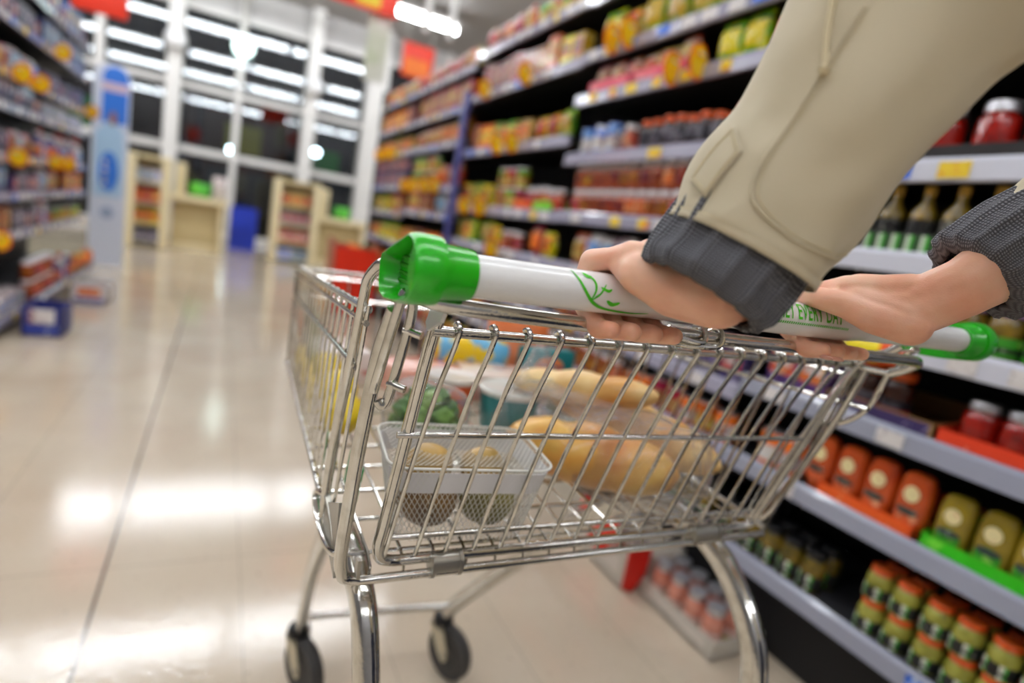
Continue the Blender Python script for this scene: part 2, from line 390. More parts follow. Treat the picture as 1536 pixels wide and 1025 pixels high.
# ------------------------------------------------------------------ product prototypes (front faces -X, origin at base centre)
PROTO = {}
def M3(cols, tagn):
    return [mat('%s %d' % (tagn, i), *c) if isinstance(c, tuple) and isinstance(c[0], tuple) else c for i, c in enumerate(cols)]
def p_box(w, d, h, main, face, pr=None):
    b = MB(); b.rbox((-d/2, -w/2, 0), (d/2, w/2, h), .003, m=0, seg=1)
    b.box((-d/2-.0008, -w*.42, h*.3), (-d/2+.001, w*.42, h*.8), m=1)
    b.box((-d/2-.0012, -w*.3, h*.5), (-d/2+.001, w*.3, h*.66), m=2)
    return b, [main, face, pr or main]
def p_bag(w, d, h, main, face, pr=None):
    b = MB()
    def fn(u, v):
        a = 2*PI*u; t = v
        bul = (math.sin(PI*min(1, max(0, (t-.05)/.9)))**.45) if .05 < t < .95 else .0
        cx, sy = math.cos(a), math.sin(a)
        x = d/2*cx*(.06+.94*bul)*(1+.12*noise.noise(V((a*2, t*5, w*50))))
        y = w/2*(abs(sy)**.6)*(1 if sy > 0 else -1)*(1-.08*bul+.03*noise.noise(V((a, t*9, 3))))
        return (x, y, h*t)
    b.grid(fn, 20, 14, 0, wrapu=True)
    b.m = []
    for j in range(13):
        for i in range(20):
            a = (i+.5)/20; b.m.append(1 if (3 <= j <= 9 and .34 < a < .66) else (2 if j in (10,) else 0))
    return b, [main, face, pr or main]
def p_jar(w, d, h, cont, lab, lid, parts=False):
    r = w/2; R = r*.94
    body = [(r*.8, 0), (r*.96, h*.03), (r, h*.08), (r, h*.2), (r, h*.62), (r*.98, h*.7), (r*.8, h*.79), (r*.76, h*.82)]
    lidp = [(r*.82, h*.815), (r*.86, h*.83), (r*.86, h*.97), (r*.8, h), (0, h)]
    if parts:
        b = MB(); b.lathe([(0, 0)]+body+[(0, h*.82)], 20)
        l = MB(); l.lathe([(0, h*.815)]+lidp, 20)
        k = MB(); n = 16
        k.grid(lambda u, v: (-(r+.0008)*math.cos((u-.5)*3.4), (r+.0008)*math.sin((u-.5)*3.4), h*(.08+.36*v)), n, 5)
        for j in range(4):
            for i in range(n-1): k.m[j*(n-1)+i] = 0
        k.m = [1 if (i % (n-1)) in (5, 9) and False else (1 if (i//(n-1)) == 1 else 0) for i in range(len(k.f))]
        return b, [cont], [('lid', l, [lid]), ('paper_label', k, lab if isinstance(lab, list) else [lab, lab])]
    b = MB(); b.lathe([(0, 0)]+body+lidp, 16, ms=[0, 0, 0, 0, 1, 0, 0, 0, 2, 2, 2, 2, 2])
    return b, [cont, lab if not isinstance(lab, list) else lab[0], lid]
def p_can(w, d, h, main, lab, top):
    r = w/2; b = MB()
    b.lathe([(0, 0), (r*.95, 0), (r, h*.03), (r, h*.15), (r, h*.6), (r, h*.95), (r*.96, h), (r*.9, h*.985), (0, h*.985)], 16, ms=[2, 2, 0, 1, 0, 2, 2, 2])
    return b, [main, lab, top]
def p_bottle(w, d, h, cont, lab, lid, parts=True):
    # squat rounded-square squeezy bottle standing on its cap
    b = MB(); prof = [(0, h*.06), (.3, h*.07), (.44, h*.12), (.5, h*.26), (.5, h*.45), (.49, h*.7), (.46, h*.86), (.38, h*.96), (.2, h), (0, h)]
    b.lathe([(q*w, z) for q, z in prof], 24, sx=d/w, power=3.2)
    c = MB(); c.lathe([(0, 0), (w*.36, 0), (w*.37, h*.07), (w*.3, h*.1), (0, h*.1)], 20, sx=d/w)
    out = [('cap', c, [lid])]
    def lobe(zc, ry, rz, m, nm, off=.001):
        k = MB(); n = 20; k.add([(-d*.5*(1-.10*(abs(0))**2)-off, 0, zc)]+[(-d*.5*max(.0, 1-abs(math.cos(t)*ry/(w*.5))**3.2)**(1/3.2)*(1 if zc < h*.6 else .975)-off, math.cos(t)*ry, zc+math.sin(t)*rz) for t in [2*PI*i/n for i in range(n)]], [(0, i+1, (i+1) % n+1) for i in range(n)])
        out.append((nm, k, [m]))
    lobe(h*.66, w*.24, h*.13, lab[0], 'round_label', .0015)
    lobe(h*.30, w*.36, h*.15, lab[2], 'front_label', .0015)
    lobe(h*.38, w*.34, h*.06, lab[1], 'name_band', .003)
    return b, [cont], out
def p_tall(w, d, h, cont, lab, lid):
    r = w/2; b = MB()
    b.lathe([(0, 0), (r*.95, 0), (r, h*.03), (r, h*.15), (r, h*.5), (r, h*.58), (r*.45, h*.75), (r*.36, h*.85), (r*.42, h*.855), (r*.42, h*.98), (0, h)], 16, ms=[0, 0, 0, 1, 0, 0, 0, 2, 2, 2])
    return b, [cont, lab, lid]
def p_tray(w, d, h, card, printm, dark=None):
    b = MB(); t = .003
    b.box((-d/2, -w/2, 0), (d/2, w/2, t), 0); b.box((-d/2, -w/2, 0), (-d/2+t, w/2, h), 0); b.box((d/2-t, -w/2, 0), (d/2, w/2, h*1.6), 0)
    for s_ in (-1, 1):
        y = s_*(w/2-t/2)
        b.add([(-d/2, y-t/2, 0), (d/2, y-t/2, 0), (d/2, y-t/2, h*1.6), (-d/2, y-t/2, h), (-d/2, y+t/2, 0), (d/2, y+t/2, 0), (d/2, y+t/2, h*1.6), (-d/2, y+t/2, h)],
              [(0,1,2,3), (7,6,5,4), (0,4,5,1), (1,5,6,2), (2,6,7,3), (3,7,4,0)], 0)
    b.box((-d/2-.0008, -w*.46, h*.12), (-d/2, w*.46, h*.9), 1)
    return b, [card, printm]
MAKERS = dict(box=p_box, bag=p_bag, jar=p_jar, can=p_can, bottle=p_bottle, tall=p_tall, tray=p_tray)
def proto(key, name, kind, w, d, h, *mats, parts=False):
    if key in PROTO: return PROTO[key]
    if kind in ('jar', 'bottle'): res = MAKERS[kind](w, d, h, *mats, parts) if kind == 'jar' else p_bottle(w, d, h, *mats)
    else: res = MAKERS[kind](w, d, h, *mats)
    b, ms = res[0], res[1]
    o = b.build(name, ms)
    if len(res) > 2:
        for nm, q, mm in res[2]: q.build(nm, mm, o)
    PROTO[key] = [o, False]
    return PROTO[key]
def put(key, loc, rz, label, cat, group, sc=1.0):
    p = PROTO[key]
    if not p[1]: o = p[0]; p[1] = True
    else: o = copy_tree(p[0])
    o.location = loc; o.rotation_euler = (0, 0, rz); o.scale = (sc, sc, sc)
    o['label'] = label; o['category'] = cat
    if group: o['group'] = group
    elif 'group' in o: del o['group']
    return o

# product materials
def pm_(n, c, c2=None, s=40, th=.55, kind='n', rough=.35): return mat(n, c, rough, pat=(c2, s, th, kind) if c2 else None, coat=.15, vary=bool(c2))
RED = pm_('red print', (190, 34, 22), (226, 150, 110), 26, .6)
ORG = pm_('orange print', (214, 84, 20), (236, 160, 60), 24, .58)
PINK = pm_('pink print', (206, 84, 84), (226, 170, 140), 26, .56)
BRN = pm_('brown print', (130, 50, 26), (206, 130, 70), 26, .56)
GRNP = pm_('green print pack', (84, 140, 30), (200, 200, 90), 22, .55)
LIME = pm_('lime print', (136, 186, 26), (226, 214, 60), 22, .55)
DGRN = pm_('dark green print', (34, 92, 50), (120, 160, 90), 30, .6)
YEL = pm_('yellow print pack', (228, 196, 50), (240, 230, 170), 28, .6)
BLU = pm_('blue print', (58, 100, 180), (210, 220, 236), 26, .58)
NAVY = pm_('navy print', (44, 50, 104), (150, 150, 190), 28, .6)
PUR = pm_('purple print', (70, 54, 110), (200, 190, 216), 40, .64)
WHT = pm_('white print', (220, 214, 212), (150, 110, 120), 22, .56)
CRM = pm_('cream print', (206, 176, 116), (168, 96, 50), 26, .54)
LBL = pm_('light blue print', (120, 170, 220), (230, 235, 240), 20, .55)
GRY = pm_('grey print', (116, 112, 122), (44, 40, 52), 24, .5)
KRF = pm_('kraft card', (158, 120, 70))
CAPK = pm_('black cap', (24, 24, 26)); CAPW = pm_('white cap', (226, 224, 228)); CAPO = mat('orange lid', (224, 92, 28), .35, coat=.3); CAPR = pm_('red cap', (180, 34, 24)); CAPG = pm_('gold cap', (190, 150, 60), rough=.3); CAPY = pm_('yellow cap', (226, 214, 50)); CAPP = pm_('lilac cap', (170, 140, 200)); CAPS = mat('silver lid', (200, 200, 204), .3, .8)
SAUCE = mat('orange sauce', (206, 86, 26), .15, coat=.6, pat=((176, 60, 20), 12, .5, 'soft'))
MUST = mat('olive mustard', (158, 136, 36), .15, coat=.6, pat=((130, 110, 26), 12, .5, 'soft'))
PICK = mat('pickle green', (186, 184, 84), .15, coat=.6, pat=((132, 132, 44), 30, .5, 'soft'))
DARK = mat('dark sauce', (58, 26, 14), .15, coat=.6)
REDS = mat('red sauce', (186, 30, 16), .12, coat=.7, pat=((120, 14, 8), 18, .5, 'soft'))
OLIV = mat('olive jar', (84, 74, 24), .15, coat=.6, pat=((150, 120, 36), 30, .55, 'soft'))
BRNJ = mat('brown jar', (126, 52, 28), .15, coat=.6, pat=((190, 96, 60), 24, .55, 'soft'))
OVALW = mat('cream oval', (240, 226, 170), .4, pat=((214, 130, 100), 60, .66, 'n'))
BANDK = mat('slate band', (50, 66, 62), .4, pat=((170, 186, 170), 110, .64, 'n'))
LABO = mat('orange label', (214, 92, 44), .4, pat=((240, 180, 140), 60, .62, 'n'))
LABG = mat('leaf green label', (56, 150, 36), .4, pat=((150, 210, 90), 50, .6, 'n'))
def stripe(name, cols, sc):
    m = bpy.data.materials.new(name); m.use_nodes = True; nt = m.node_tree; b = nt.nodes['Principled BSDF']; b.inputs['Roughness'].default_value = .4
    tc = nt.nodes.new('ShaderNodeTexCoord'); sp = nt.nodes.new('ShaderNodeSeparateXYZ'); nt.links.new(tc.outputs['Object'], sp.inputs[0])
    a = nt.nodes.new('ShaderNodeMath'); a.operation = 'MULTIPLY'; a.inputs[1].default_value = sc; nt.links.new(sp.outputs[1], a.inputs[0])
    a2 = nt.nodes.new('ShaderNodeMath'); a2.operation = 'FRACT'; nt.links.new(a.outputs[0], a2.inputs[0])
    r = nt.nodes.new('ShaderNodeValToRGB'); r.color_ramp.interpolation = 'CONSTANT'; el = r.color_ramp.elements
    el[0].color = lin(cols[0]); el[1].color = lin(cols[1][1]); el[1].position = cols[1][0]
    for p, c in cols[2:]:
        q = el.new(p); q.color = lin(c)
    nt.links.new(a2.outputs[0], r.inputs[0]); nt.links.new(r.outputs[0], b.inputs['Base Color']); return m
BWG = stripe('black white green stripes', [(26, 28, 26), (.42, (60, 170, 40)), (.56, (226, 230, 214)), (.8, (26, 28, 26))], 30)
BWGT = stripe('black white green tray', [(30, 34, 30), (.3, (70, 180, 50)), (.55, (214, 216, 206)), (.8, (50, 110, 40))], 30)
LABK = pm_('black label', (34, 34, 34), (160, 160, 150), 90, .62)

P = proto
P('sauce', 'sauce_bottle', 'bottle', .072, .05, .145, SAUCE, [OVALW, BANDK, LABO], CAPO)
P('mustard', 'mustard_bottle', 'bottle', .068, .05, .132, MUST, [OVALW, BANDK, LABG], CAPK)
P('pickle', 'pickle_jar', 'jar', .058, .058, .082, PICK, [BWG, LABK], CAPO, parts=True)
P('olive', 'olive_jar', 'jar', .062, .062, .11, OLIV, [BWG, LABK], CAPK, parts=True)
P('redjar', 'red_sauce_jar', 'jar', .08, .08, .125, REDS, [REDS, LABK], CAPS, parts=True)
P('curry', 'curry_jar', 'jar', .068, .068, .125, DARK, [GRY, RED], CAPY, parts=True)
P('curryo', 'curry_jar', 'jar', .066, .066, .125, DARK, [GRY, RED], CAPO, parts=True)
P('brownbottle', 'dressing_bottle', 'tall', .058, .058, .16, OLIV, LABK, CAPG)
P('greenbottle', 'dressing_bottle', 'tall', .058, .058, .16, OLIV, LABG, CAPG)
P('lilacjar', 'lilac_lidded_jar', 'jar', .07, .07, .115, OLIV, [LABG, LABK], CAPP, parts=True)
P('yellowpack', 'yellow_carton', 'box', .075, .06, .075, YEL, KRF, GRY)
for n_, a_ in dict(
    jarbw=('preserve_jar', 'jar', .07, .07, .12, BRNJ, BRN, CAPW), jarbr=('preserve_jar', 'jar', .07, .07, .12, BRNJ, PINK, CAPW), jark=('spice_jar', 'jar', .055, .055, .12, DARK, GRY, CAPO), jarkk=('spice_jar', 'jar', .055, .055, .13, DARK, WHT, CAPR),
    tubblue=('milk_drum', 'can', .075, .075, .13, LBL, WHT, BLU), canred=('food_can', 'can', .075, .075, .11, RED, CRM, CAPS), cangrn=('food_can', 'can', .075, .075, .11, GRNP, CRM, CAPS), canor=('food_can', 'can', .072, .072, .10, ORG, WHT, CAPS),
    bagpink=('snack_bag', 'bag', .11, .06, .15, PINK, CRM, WHT), baglime=('snack_bag', 'bag', .13, .07, .17, LIME, YEL, DGRN), baggrn=('snack_bag', 'bag', .12, .07, .15, GRNP, CRM, LIME), bagcrm=('snack_bag', 'bag', .12, .07, .14, CRM, PINK, WHT),
    bagred=('snack_bag', 'bag', .12, .07, .16, RED, ORG, CRM), bagyel=('snack_bag', 'bag', .11, .07, .14, YEL, RED, ORG), bagwht=('flour_bag', 'bag', .11, .08, .16, WHT, LBL, WHT),
    boxpink=('meal_box', 'box', .10, .06, .17, PINK, CRM, RED), boxred=('meal_box', 'box', .11, .06, .18, RED, CRM, YEL), boxbrn=('meal_box', 'box', .10, .06, .16, BRN, CRM, RED), boxgrn=('meal_box', 'box', .10, .06, .15, GRNP, YEL, DGRN),
    boxorg=('meal_box', 'box', .10, .06, .15, ORG, YEL, RED), boxblu=('cereal_box', 'box', .13, .06, .2, BLU, WHT, YEL), boxnavy=('cereal_box', 'box', .12, .06, .19, NAVY, LBL, WHT), boxwht=('tissue_box', 'box', .16, .1, .11, WHT, LBL, WHT),
    boxcrm=('rice_box', 'box', .09, .06, .13, CRM, ORG, BRN), boxpur=('tea_box', 'box', .09, .06, .12, PUR, PINK, WHT), boxyel=('pasta_box', 'box', .10, .06, .14, YEL, RED, DGRN), boxk=('coffee_box', 'box', .09, .06, .15, GRY, NAVY, WHT),
    botdk=('drink_bottle', 'tall', .065, .065, .2, DARK, RED, CAPK), botg=('oil_bottle', 'tall', .065, .065, .2, OLIV, YEL, CAPG), botw=('cleaner_bottle', 'tall', .08, .08, .22, WHT, LBL, CAPR), botp=('cleaner_bottle', 'tall', .075, .075, .19, NAVY, PINK, CAPW)).items():
    P(n_, *a_)
# trays
P('t_or', 'orange_display_tray', 'tray', .24, .3, .034, mat('orange card', (236, 84, 20), .5, pat=((244, 130, 60), 26, .62, 'n')), mat('orange print card', (240, 96, 26), .5, pat=((250, 160, 100), 30, .66, 'n')))
P('t_gr', 'green_display_tray', 'tray', .24, .3, .034, mat('bright green card', (64, 190, 20), .5), mat('green print card', (50, 196, 16), .5, pat=((120, 226, 60), 26, .62, 'n')))
P('t_pu', 'purple_display_tray', 'tray', .26, .3, .038, KRF, mat('violet card', (58, 44, 96), .5, pat=((196, 186, 214), 46, .7, 'n')))
P('t_rd', 'red_display_tray', 'tray', .19, .3, .036, mat('red card', (226, 58, 22), .5), mat('red print card', (230, 64, 26), .5, pat=((246, 190, 160), 40, .7, 'n')))
P('t_bw', 'striped_display_tray', 'tray', .2, .3, .05, mat('dark card', (40, 44, 38), .5), BWGT)
P('t_bk', 'black_display_tray', 'tray', .3, .3, .036, mat('black card', (30, 28, 28), .5), mat('black print card', (34, 30, 30), .4, pat=((120, 110, 104), 60, .74, 'n')))
P('t_pk', 'pink_display_tray', 'tray', .3, .3, .05, mat('pink card', (222, 70, 92), .5), mat('pink print card', (226, 84, 104), .5, pat=((244, 170, 170), 20, .6, 'n')))
P('t_lg', 'lime_display_tray', 'tray', .2, .3, .05, mat('lime card', (110, 200, 40), .5), mat('lime print card', (120, 206, 40), .5, pat=((190, 226, 90), 20, .6, 'n')))
P('t_oo', 'orange_display_tray', 'tray', .2, .3, .05, mat('orange card', (236, 84, 20), .5), mat('orange print card', (240, 96, 26), .5))
P('t_yl', 'yellow_display_tray', 'tray', .26, .3, .05, mat('yellow card', (214, 206, 30), .5), mat('yellow print card', (220, 212, 36), .5))
ORD = ['bottom shelf', 'second shelf up', 'third shelf up', 'fourth shelf up', 'fifth shelf up', 'sixth shelf up', 'seventh shelf up', 'eighth shelf up', 'top shelf']
ALT = dict(jarbw=('jarbr', 'brown pink-labelled jar'), jarbr=('jarbw', 'brown white-lidded jar'), bagpink=('bagred', 'red snack bag'), baglime=('bagyel', 'yellow and red snack bag'), baggrn=('bagyel', 'yellow and red snack bag'),
    bagcrm=('bagpink', 'pink snack bag'), bagred=('bagyel', 'yellow and red snack bag'), boxpink=('boxbrn', 'brown meal box'), boxred=('boxbrn', 'brown meal box'), boxbrn=('boxcrm', 'cream rice box'), boxgrn=('boxyel', 'yellow pasta box'),
    boxorg=('boxbrn', 'brown meal box'), boxblu=('boxpur', 'purple tea box'), boxnavy=('boxk', 'grey coffee box'), boxcrm=('boxgrn', 'green meal box'), boxpur=('boxk', 'grey coffee box'), boxk=('boxpur', 'purple tea box'), cangrn=('canred', 'red cream-banded can'),
    canred=('canor', 'orange food can'), bagwht=('bagpink', 'pink snack bag'), botp=('botw', 'white cleaner bottle'), botw=('botp', 'navy cleaner bottle'))
def row(bk, si, y0, y1, key, w, desc, cat, stack=1, gap=.004, setb=.018, dep=None, lift=0., rows=1, jit=.0, xf=XF, z=None, side=1, sc=1, h=None, alt=None):
    """fill shelf si of bay bk between y0 and y1 with product key"""
    zz = (RR[bk][si] if z is None else z)-.0055+lift
    n = max(1, int((y1-y0+gap)/(w*sc+gap)))
    place = (ORD[si] if si < len(RR.get(bk, RL))-1 or si == 0 else 'top shelf')
    where = place+', '+BN[bk]
    rnd = random.Random(hash((si, key, round(y0*100))) % 1000 if False else int(si*97+round(y0*1000)+len(key)))
    d = dep if dep else w
    if alt is None and bk != 'A' and (bk, si) != ('B', 5): alt = ALT.get(key)
    key0, desc0 = key, desc
    for r_ in range(rows):
        for i in range(n):
            for s_ in range(stack):
                if s_ and (i+s_) % 4 == 3 and jit: continue
                y = y0+(w*sc)/2+i*(w*sc+gap)+(rnd.random()-.5)*.006
                x = xf+side*(setb+d*sc/2+r_*(d*sc+.004))
                key, desc = (key0, desc0) if not alt or rnd.random() < .62 else alt
                dd = desc; gg = desc+', '+where
                if rows > 1: dd = desc+(', front row' if r_ == 0 else ', rear row')
                if stack > 1: dd = dd+(', upper' if s_ else ', lower')
                lab = dd+', '+where
                hj = 1-.12*rnd.random() if bk != 'A' else 1
                if n*stack*rows == 1: o9 = put(key, (x, y, zz+s_*(h or .1)), (rnd.random()-.5)*jit+(PI if side < 0 else 0), lab, cat, None, sc)
                else: o9 = put(key, (x, y, zz+s_*(h or .1)), (rnd.random()-.5)*jit+(PI if side < 0 else 0), lab, cat, gg[:110], sc)
                if stack == 1: o9.scale = (sc*(.9+.1*hj), sc*(.96 if bk != 'A' else 1), sc*hj)
def tray(bk, si, yc, key, desc, w, xo=.0135):
    place = ORD[si] if si < len(RR[bk])-1 or si == 0 else 'top shelf'
    return put(key, (XF+xo+.15, yc, RR[bk][si]-.0055), 0, desc+', '+place+', '+BN[bk], 'display tray', None)

# --- bay A
row('A', 0, .34, .78, 'pickle', .058, 'orange-lidded striped pickle jar', 'jar', stack=2, h=.0825, rows=2, setb=.02, gap=.006)
row('A', 0, .82, 1.17, 'olive', .062, 'dark striped olive jar', 'jar', rows=2, setb=.02)
row('A', 1, .327, .625, 'mustard', .068, 'mustard-green squeezy bottle', 'sauce bottle', setb=.022, gap=.006, dep=.05, lift=.0035)
row('A', 1, .635, .935, 'sauce', .072, 'orange squeezy sauce bottle', 'sauce bottle', setb=.022, gap=.004, dep=.05, lift=.0035)
row('A', 1, .95, 1.17, 'canor', .072, 'orange printed can past the sauce bottles', 'can', setb=.018)
tray('A', 1, .505, 't_gr', 'bright green tray under mustard bottles', .24)
tray('A', 1, .76, 't_or', 'bright orange tray under sauce bottles', .24)
row('A', 2, .5, .66, 'redjar', .075, 'round red sauce jar with a dark label', 'jar', setb=.03, lift=.004, sc=.85)
row('A', 2, .75, .90, 'curryo', .066, 'dark curry jar with an orange lid', 'jar', setb=.04, lift=.004)
row('A', 2, .93, 1.17, 'boxpur', .09, 'purple tea box', 'box', dep=.06)
tray('A', 2, .79, 't_pu', 'dark violet cardboard tray', .26)
tray('A', 2, .56, 't_rd', 'red cardboard tray', .19)
row('A', 3, .35, .75, 'lilacjar', .07, 'green-labelled jar with a lilac lid', 'jar', setb=.02)
row('A', 3, .78, 1.17, 'yellowpack', .075, 'small yellow carton', 'carton', dep=.06, stack=1, setb=.02, h=.077)
row('A', 4, .66, 1.17, 'brownbottle', .058, 'dark gold-capped dressing bottle', 'bottle', setb=.02, gap=.012, lift=.0035)
tray('A', 4, 1.05, 't_bw', 'striped tray nearer the beige sleeve', .2)
tray('A', 4, .84, 't_bw', 'striped tray nearer the right cuff', .2)
row('A', 5, .60, .88, 'redjar', .08, 'bright red silver-lidded jar', 'jar', setb=.02, lift=.0035, gap=.02)
row('A', 5, .93, 1.17, 'yellowpack', .075, 'small yellow carton', 'carton', dep=.06, setb=.02)
tray('A', 5, .75, 't_bk', 'black tray under red jars', .3)
row('A', 6, .7, 1.17, 'boxred', .11, 'red meal box', 'box', dep=.06)
# --- bay B
row('B', 0, 1.2, 2.4, 'olive', .062, 'dark olive jar with a black lid', 'jar', setb=.02, gap=.01)
row('B', 1, 1.2, 1.75, 'canred', .075, 'red cream-banded can', 'can', stack=1)
row('B', 1, 1.78, 2.42, 'jarbw', .07, 'brown white-lidded jar', 'jar')
row('B', 2, 1.2, 1.6, 'boxpur', .09, 'purple tea box', 'box', dep=.06)
row('B', 2, 1.62, 2.42, 'bagred', .12, 'red and orange snack bag', 'bag', dep=.07, jit=.2)
row('B', 3, 1.2, 1.7, 'jarbr', .07, 'brown red-lidded jar', 'jar', stack=1)
row('B', 3, 1.74, 2.42, 'bagwht', .11, 'white flour bag', 'bag', dep=.08, jit=.2)
row('B', 4, 1.2, 1.62, 'jarbr', .07, 'brown red-lidded jar', 'jar', stack=2, h=.110, sc=.9)
row('B', 4, 1.64, 2.42, 'jarbw', .07, 'brown white-lidded jar', 'jar', stack=2, h=.110, sc=.9)
row('B', 5, 1.3, 1.5, 'jarkk', .055, 'dark spice jar with a red cap', 'jar', gap=.006)
row('B', 5, 1.52, 1.98, 'jark', .055, 'dark spice jar with an orange lid', 'jar', gap=.008, rows=2)
row('B', 5, 2.0, 2.09, 'jarbr', .07, 'brown red-lidded jar', 'jar')
row('B', 5, 2.12, 2.43, 'tubblue', .075, 'light blue drum with a white band', 'drum', gap=.02)
row('B', 6, 1.3, 1.68, 'baglime', .13, 'lime green snack bag', 'bag', dep=.07, jit=.3, sc=.82)
row('B', 6, 1.72, 2.38, 'bagcrm', .12, 'cream and pink snack bag', 'bag', dep=.07, jit=.3, sc=.85, lift=.004)
tray('B', 6, 1.9, 't_pk', 'pink tray nearer the sleeve', .3)
tray('B', 6, 2.22, 't_pk', 'pink tray farther from the sleeve', .3)
row('B', 7, 1.4, 2.43, 'baglime', .13, 'lime green snack bag', 'bag', dep=.07, jit=.3, gap=.01)
row('B', 8, 1.5, 2.43, 'baggrn', .12, 'green snack bag', 'bag', dep=.07, jit=.3)
# --- bay C
row('C', 0, 2.5, 3.78, 'bagyel', .11, 'yellow and red snack bag', 'bag', dep=.07, jit=.3)
row('C', 1, 2.5, 3.1, 'boxgrn', .10, 'green meal box', 'box', dep=.06)
row('C', 1, 3.12, 3.78, 'boxorg', .10, 'orange meal box', 'box', dep=.06)
row('C', 2, 2.5, 3.1, 'bagwht', .11, 'white flour bag', 'bag', dep=.08, jit=.3)
row('C', 2, 3.12, 3.78, 'canred', .075, 'red cream-banded can', 'can', stack=1)
row('C', 3, 2.48, 2.8, 'bagred', .12, 'red and orange snack bag', 'bag', dep=.07, jit=.3)
row('C', 3, 2.84, 3.1, 'jarbr', .07, 'brown red-lidded jar', 'jar', gap=.01)
row('C', 3, 3.12, 3.42, 'baggrn', .12, 'round cabbage-green bag', 'bag', dep=.07, jit=.5)
row('C', 3, 3.45, 3.78, 'boxcrm', .09, 'cream rice box', 'box', dep=.06)
row('C', 4, 2.48, 2.9, 'jarbr', .07, 'brown red-lidded jar', 'jar', stack=1, lift=.004)
row('C', 4, 2.92, 3.3, 'cangrn', .075, 'green cream-banded can', 'can', stack=2, h=.111, lift=.004)
row('C', 4, 3.32, 3.78, 'boxgrn', .10, 'green meal box', 'box', dep=.06, lift=.004)
tray('C', 4, 2.62, 't_lg', 'lime green tray edge', .2); tray('C', 4, 2.85, 't_oo', 'orange tray edge', .2)
row('C', 5, 2.5, 2.9, 'baggrn', .12, 'green snack bag', 'bag', dep=.07, jit=.3)
row('C', 5, 2.92, 3.4, 'boxcrm', .09, 'cream rice box', 'box', dep=.06)
row('C', 5, 3.42, 3.78, 'boxorg', .10, 'orange meal box', 'box', dep=.06)
row('C', 6, 2.5, 2.72, 'boxgrn', .10, 'green meal box', 'box', dep=.06)
row('C', 6, 2.75, 3.78, 'boxpink', .10, 'pink meal box', 'box', dep=.06)
row('C', 7, 2.5, 3.1, 'cangrn', .075, 'green cream-banded can', 'can')
row('C', 7, 3.12, 3.78, 'bagcrm', .12, 'cream and pink snack bag', 'bag', dep=.07, jit=.3)
# --- bay D
row('D', 2, 3.88, 5.1, 'boxorg', .10, 'orange meal box', 'box', dep=.06, gap=.01)
row('D', 3, 3.88, 4.4, 'bagwht', .11, 'white flour bag', 'bag', dep=.08, jit=.3); row('D', 3, 4.42, 5.1, 'boxred', .11, 'red meal box', 'box', dep=.06, sc=.9)
row('D', 4, 3.88, 4.4, 'bagpink', .11, 'pink snack bag', 'bag', dep=.06, jit=.3); row('D', 4, 4.42, 5.1, 'cangrn', .075, 'green cream-banded can', 'can', stack=2, h=.111)
row('D', 5, 3.88, 4.4, 'boxbrn', .10, 'brown meal box', 'box', dep=.06); row('D', 5, 4.42, 5.1, 'bagcrm', .12, 'cream and pink snack bag', 'bag', dep=.07, jit=.3)
row('D', 6, 3.88, 5.1, 'boxred', .11, 'red meal box', 'box', dep=.06)
row('D', 7, 3.88, 5.1, 'bagcrm', .12, 'cream and pink snack bag', 'bag', dep=.07, jit=.3)
row('D', 0, 3.88, 5.1, 'bagyel', .11, 'yellow and red snack bag', 'bag', dep=.07, jit=.3); row('D', 1, 3.88, 5.1, 'canred', .075, 'red cream-banded can', 'can')
# --- bay E
row('E', 0, 5.2, 6.35, 'boxgrn', .10, 'green meal box', 'box', dep=.06); row('E', 1, 5.2, 6.35, 'boxorg', .10, 'orange meal box', 'box', dep=.06)
row('E', 2, 5.2, 6.35, 'boxcrm', .09, 'cream rice box', 'box', dep=.06, gap=.012, lift=.004)
for i, y in enumerate((5.35, 5.63, 5.91)): tray('E', 2, y, 't_yl', ('nearest', 'middle', 'farthest')[i]+' of three yellow trays', .26)
row('E', 3, 5.2, 5.7, 'boxred', .11, 'red meal box', 'box', dep=.06, sc=.9); row('E', 3, 5.72, 6.35, 'boxgrn', .10, 'green meal box', 'box', dep=.06)
row('E', 4, 5.2, 6.35, 'boxpur', .09, 'purple tea box', 'box', dep=.06, stack=2, h=.121)
row('E', 5, 5.2, 6.35, 'boxcrm', .09, 'cream rice box', 'box', dep=.06)
row('E', 6, 5.2, 6.35, 'boxorg', .10, 'orange meal box', 'box', dep=.06)
row('E', 7, 5.2, 6.35, 'bagpink', .11, 'pink snack bag', 'bag', dep=.06, jit=.3)
# --- left-hand bays
RR['L'] = RL; BN['L1'] = 'left bay at frame edge'; BN['L2'] = 'left bay by standee'; RR['L1'] = RR['L2'] = RL
def lrow(b, si, y0, y1, key, w, desc, cat, **k): row(b, si, y0, y1, key, w, desc, cat, xf=LXF if si else -1.03, side=-1, **k)
lrow('L1', 0, 4.0, 4.6, 'boxwht', .16, 'white tissue box', 'box', dep=.1); lrow('L1', 0, 4.62, 5.28, 'jarbr', .07, 'brown red-lidded jar', 'jar', stack=2, h=.121)
lrow('L1', 1, 4.0, 4.7, 'boxred', .11, 'red meal box', 'box', dep=.06); lrow('L1', 1, 4.72, 5.28, 'boxk', .09, 'grey coffee box', 'box', dep=.06)
lrow('L1', 2, 4.0, 4.7, 'boxnavy', .12, 'navy blue cereal box', 'box', dep=.06, sc=.95); lrow('L1', 2, 4.72, 5.28, 'boxpur', .09, 'purple tea box', 'box', dep=.06)
lrow('L1', 3, 4.0, 4.7, 'boxnavy', .12, 'navy blue cereal box', 'box', dep=.06); lrow('L1', 3, 4.72, 5.28, 'bagwht', .11, 'white flour bag', 'bag', dep=.08, jit=.3)
lrow('L1', 4, 4.0, 5.28, 'boxpur', .09, 'purple tea box', 'box', dep=.06)
